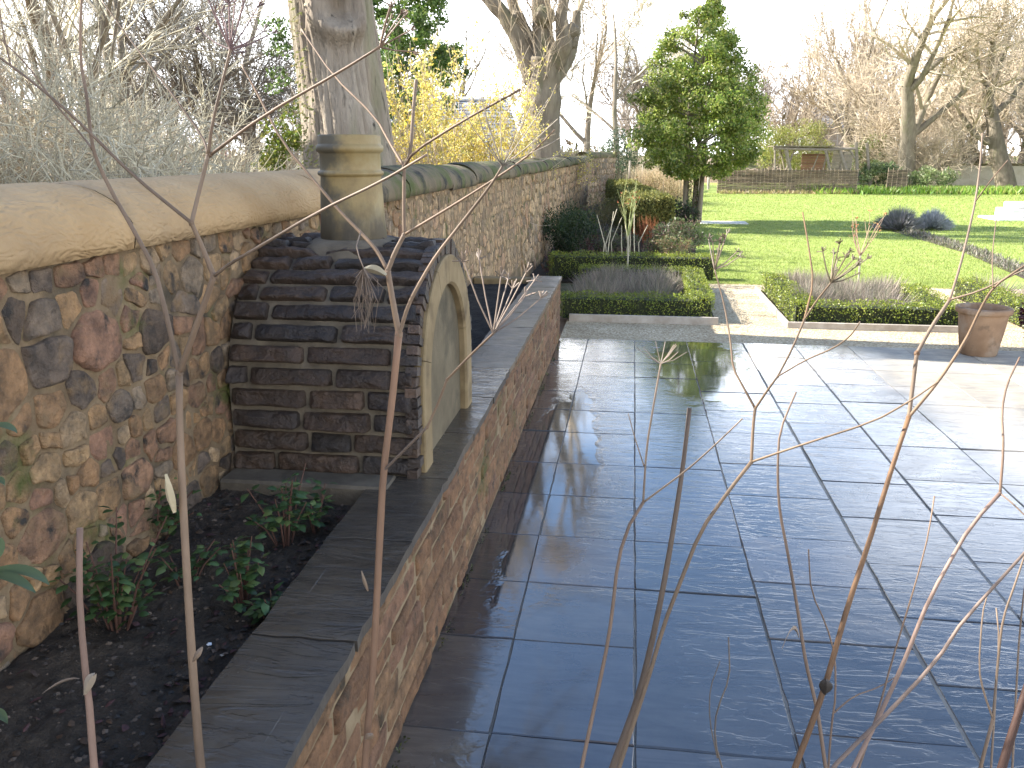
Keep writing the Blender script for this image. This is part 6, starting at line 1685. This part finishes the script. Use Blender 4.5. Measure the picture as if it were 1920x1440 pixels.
d = 1.0
dry_stem('short snapped off dead stem at the bottom left', [([(176, 1440, d), (168, 1320, d), (158, 1240, d), (148, 1120, d), (150, 990, d)], 17, 13, (.40, .255, .20))], (), BROWN, seed=6,
    extras=[((160, 1300, d - .01), (168, 1270, d - .02), (180, 1262, d - .02), .006, (.55, .45, .36)), ((150, 1272, d), (120, 1268, d), (80, 1300, d - .01), .002, GREYB)])
d = 1.2
dry_stem('thin pale dead stem with a fading seed head, left of the thick snapped one', [
    ([(1090, 1440, d), (1118, 1310, d), (1145, 1180, d), (1158, 1050, d), (1180, 980, d), (1206, 942, d)], 9, 7),
    ([(1206, 942, d), (1212, 840, d), (1228, 745, d), (1239, 682, d)], 5, 4, PALE), ([(1206, 942, d), (1290, 880, d - .03), (1340, 835, d - .05), (1392, 785, d - .07)], 5, 3, PALE),
    ([(1207, 872, d), (1190, 820, d + .02), (1178, 775, d + .03)], 3, 2, PALE)],
    [((1239, 682, d), (1240, 640, d), 10, .045, 1.15, False, (.5, .4, .33))], THIN, seed=7)
dry_stem('thick straight grey dead stem snapped off at the top', [([(1148, 1440, d), (1200, 1300, d), (1228, 1180, d), (1246, 1090, d), (1268, 960, d), (1283, 858, d), (1293, 765, d)], 16, 9, (.29, .21, .16))], (), GREYB, seed=8)
d = 1.18
dry_stem('tall forked dead stem in the middle of the patio with several thin branching arms', [
    ([(1160, 1440, d), (1215, 1275, d), (1245, 1170, d), (1280, 1080, d), (1314, 993, d), (1370, 915, d), (1409, 866, d)], 10, 8),
    ([(1409, 866, d), (1412, 800, d), (1416, 766, d)], 7, 7),
    ([(1416, 766, d), (1395, 728, d), (1374, 690, d + .01), (1370, 640, d + .02), (1358, 570, d + .04), (1340, 505, d + .05)], 6, 3),
    ([(1416, 766, d), (1440, 730, d - .02), (1458, 706, d - .03)], 6, 5),
    ([(1458, 706, d - .03), (1485, 655, d - .03), (1508, 600, d - .02)], 5, 5), ([(1508, 600, d - .02), (1526, 530, d), (1516, 460, d + .02), (1505, 398, d + .04)], 5, 3, (.34, .2, .1)),
    ([(1508, 600, d - .02), (1530, 565, d - .04), (1558, 530, d - .06)], 4, 4), ([(1458, 706, d - .03), (1510, 675, d - .06), (1565, 652, d - .1), (1595, 630, d - .12), (1613, 603, d - .13)], 4, 3),
    ([(1409, 866, d), (1500, 835, d - .05), (1640, 790, d - .12), (1710, 750, d - .16), (1760, 715, d - .19)], 6, 3)],
    [((1340, 505, d + .05), (1345, 465, d + .05), 9, .055, 1.0, True, (.40, .32, .24)), ((1558, 530, d - .06), (1575, 490, d - .06), 13, .05, .9, True, (.38, .30, .2))], (.36, .25, .17), seed=9)
d = 1.3
dry_stem('slim curving dead stem left of the orange one, with a curled dry leaf', [
    ([(1548, 1440, d), (1533, 1330, d), (1510, 1240, d), (1497, 1150, d), (1478, 1040, d), (1462, 960, d), (1458, 900, d), (1460, 815, d), (1475, 775, d), (1493, 735, d)], 9, 4)],
    (), (.36, .25, .19), seed=10, extras=[((1498, 1195, d), (1490, 1150, d - .01), (1466, 1215, d - .02), .005, (.5, .4, .34))])
d = 1.05
dry_stem('thick orange dead stem rising to the right across the patio to the pot', [
    ([(1490, 1440, d), (1540, 1310, d), (1560, 1240, d), (1588, 1140, d), (1635, 1000, d), (1668, 890, d), (1704, 782, d)], 14, 10, ORANGE),
    ([(1704, 782, d), (1712, 720, d), (1719, 663, d)], 9, 9, PALE),
    ([(1719, 663, d), (1745, 615, d), (1781, 562, d)], 9, 8, PALE),
    ([(1781, 562, d), (1800, 500, d + .02), (1815, 440, d + .03), (1829, 378, d + .04), (1838, 310, d + .05), (1842, 250, d + .06)], 6, 4, PALE),
    ([(1781, 562, d), (1840, 545, d - .04), (1900, 515, d - .08), (1960, 490, d - .1)], 5, 3, PALE), ([(1704, 782, d), (1760, 715, d - .02), (1810, 640, d - .04), (1838, 580, d - .06), (1862, 538, d - .08), (1920, 498, d - .1), (1970, 470, d - .1)], 8, 4, BROWN),
    ([(1829, 378, d + .04), (1860, 335, d), (1890, 300, d - .02)], 3, 2, THIN), ([(1862, 538, d - .08), (1860, 480, d - .07), (1868, 410, d - .06)], 3, 2, THIN)], (), ORANGE, seed=11,
    extras=[((1546, 1300, d - .01), (1550, 1285, d - .02), (1548, 1272, d - .02), .008, (.13, .11, .1))])
d = 1.12
dry_stem('pale pinkish dead stem curving up to a fork at the right edge', [
    ([(1600, 1440, d), (1655, 1330, d), (1700, 1230, d), (1730, 1150, d), (1765, 1080, d), (1820, 985, d), (1875, 925, d)], 10, 8, (.45, .31, .26)),
    ([(1875, 925, d), (1882, 840, d), (1878, 770, d + .02), (1888, 720, d + .04), (1912, 670, d + .05)], 6, 4, THIN), ([(1875, 925, d), (1900, 945, d - .02), (1940, 985, d - .04)], 4, 3, THIN)], (), THIN, seed=12)
d = 1.02
dry_stem('pale dead stem leaning far to the right across the bottom corner', [([(1556, 1440, d), (1640, 1362, d), (1700, 1300, d), (1760, 1235, d), (1800, 1170, d), (1850, 1115, d), (1920, 1038, d), (1990, 960, d)], 10, 6, (.44, .32, .27))], (), THIN, seed=13)
d = .95
dry_stem('dark reddish dead stem cutting the bottom right corner', [([(1878, 1440, d), (1905, 1350, d), (1935, 1260, d), (1965, 1160, d)], 20, 12, (.17, .09, .07))], (), GREYB, seed=14)
d = 1.25
dry_stem('thin forked dead stem near the bottom right corner', [
    ([(1838, 1440, d), (1852, 1385, d), (1862, 1348, d)], 8, 7), ([(1862, 1348, d), (1872, 1230, d), (1880, 1160, d), (1905, 1090, d), (1925, 1030, d)], 6, 4, PALE), ([(1862, 1348, d), (1845, 1300, d), (1835, 1255, d), (1842, 1150, d + .02), (1850, 1120, d + .02)], 5, 3, PALE)], (), BROWN, seed=15)
d = 1.5
dry_stem('very thin wiry dead stem low in the middle of the patio', [([(1354, 1440, d), (1340, 1390, d), (1341, 1340, d), (1358, 1295, d), (1369, 1272, d), (1366, 1195, d)], 4, 3), ([(1345, 1420, d), (1330, 1350, d), (1331, 1290, d), (1350, 1240, d)], 3, 2)], (), (.33, .26, .21), seed=16)
d = 1.4
dry_stem('thin bent dead stem rising behind the orange one', [([(1553, 1440, d), (1560, 1350, d), (1567, 1310, d), (1566, 1222, d), (1545, 1160, d), (1520, 1110, d), (1516, 1030, d)], 5, 3), ([(1565, 1335, d), (1600, 1305, d), (1650, 1288, d), (1690, 1262, d)], 4, 2)], (), THIN, seed=17)
d = 1.25
dry_stem('thin straight pale dead stem hugging the right edge of the bottom corner', [([(1898, 1440, d), (1905, 1303, d), (1912, 1178, d), (1926, 1060, d), (1948, 960, d)], 5, 3, PALE)], (), THIN, seed=18)
d = 1.3
dry_stem('thin straight dead stem beside the forked one in the bottom right corner', [([(1858, 1440, d), (1864, 1350, d), (1868, 1280, d), (1874, 1200, d), (1868, 1140, d)], 5, 3, PALE)], (), THIN, seed=19)
d = 1.35
dry_stem('thin straight tan dead stem between the orange and the pinkish ones', [([(1610, 1440, d), (1648, 1330, d), (1672, 1240, d), (1712, 1110, d), (1740, 1010, d), (1752, 930, d)], 5, 3)], (), THIN, seed=20)
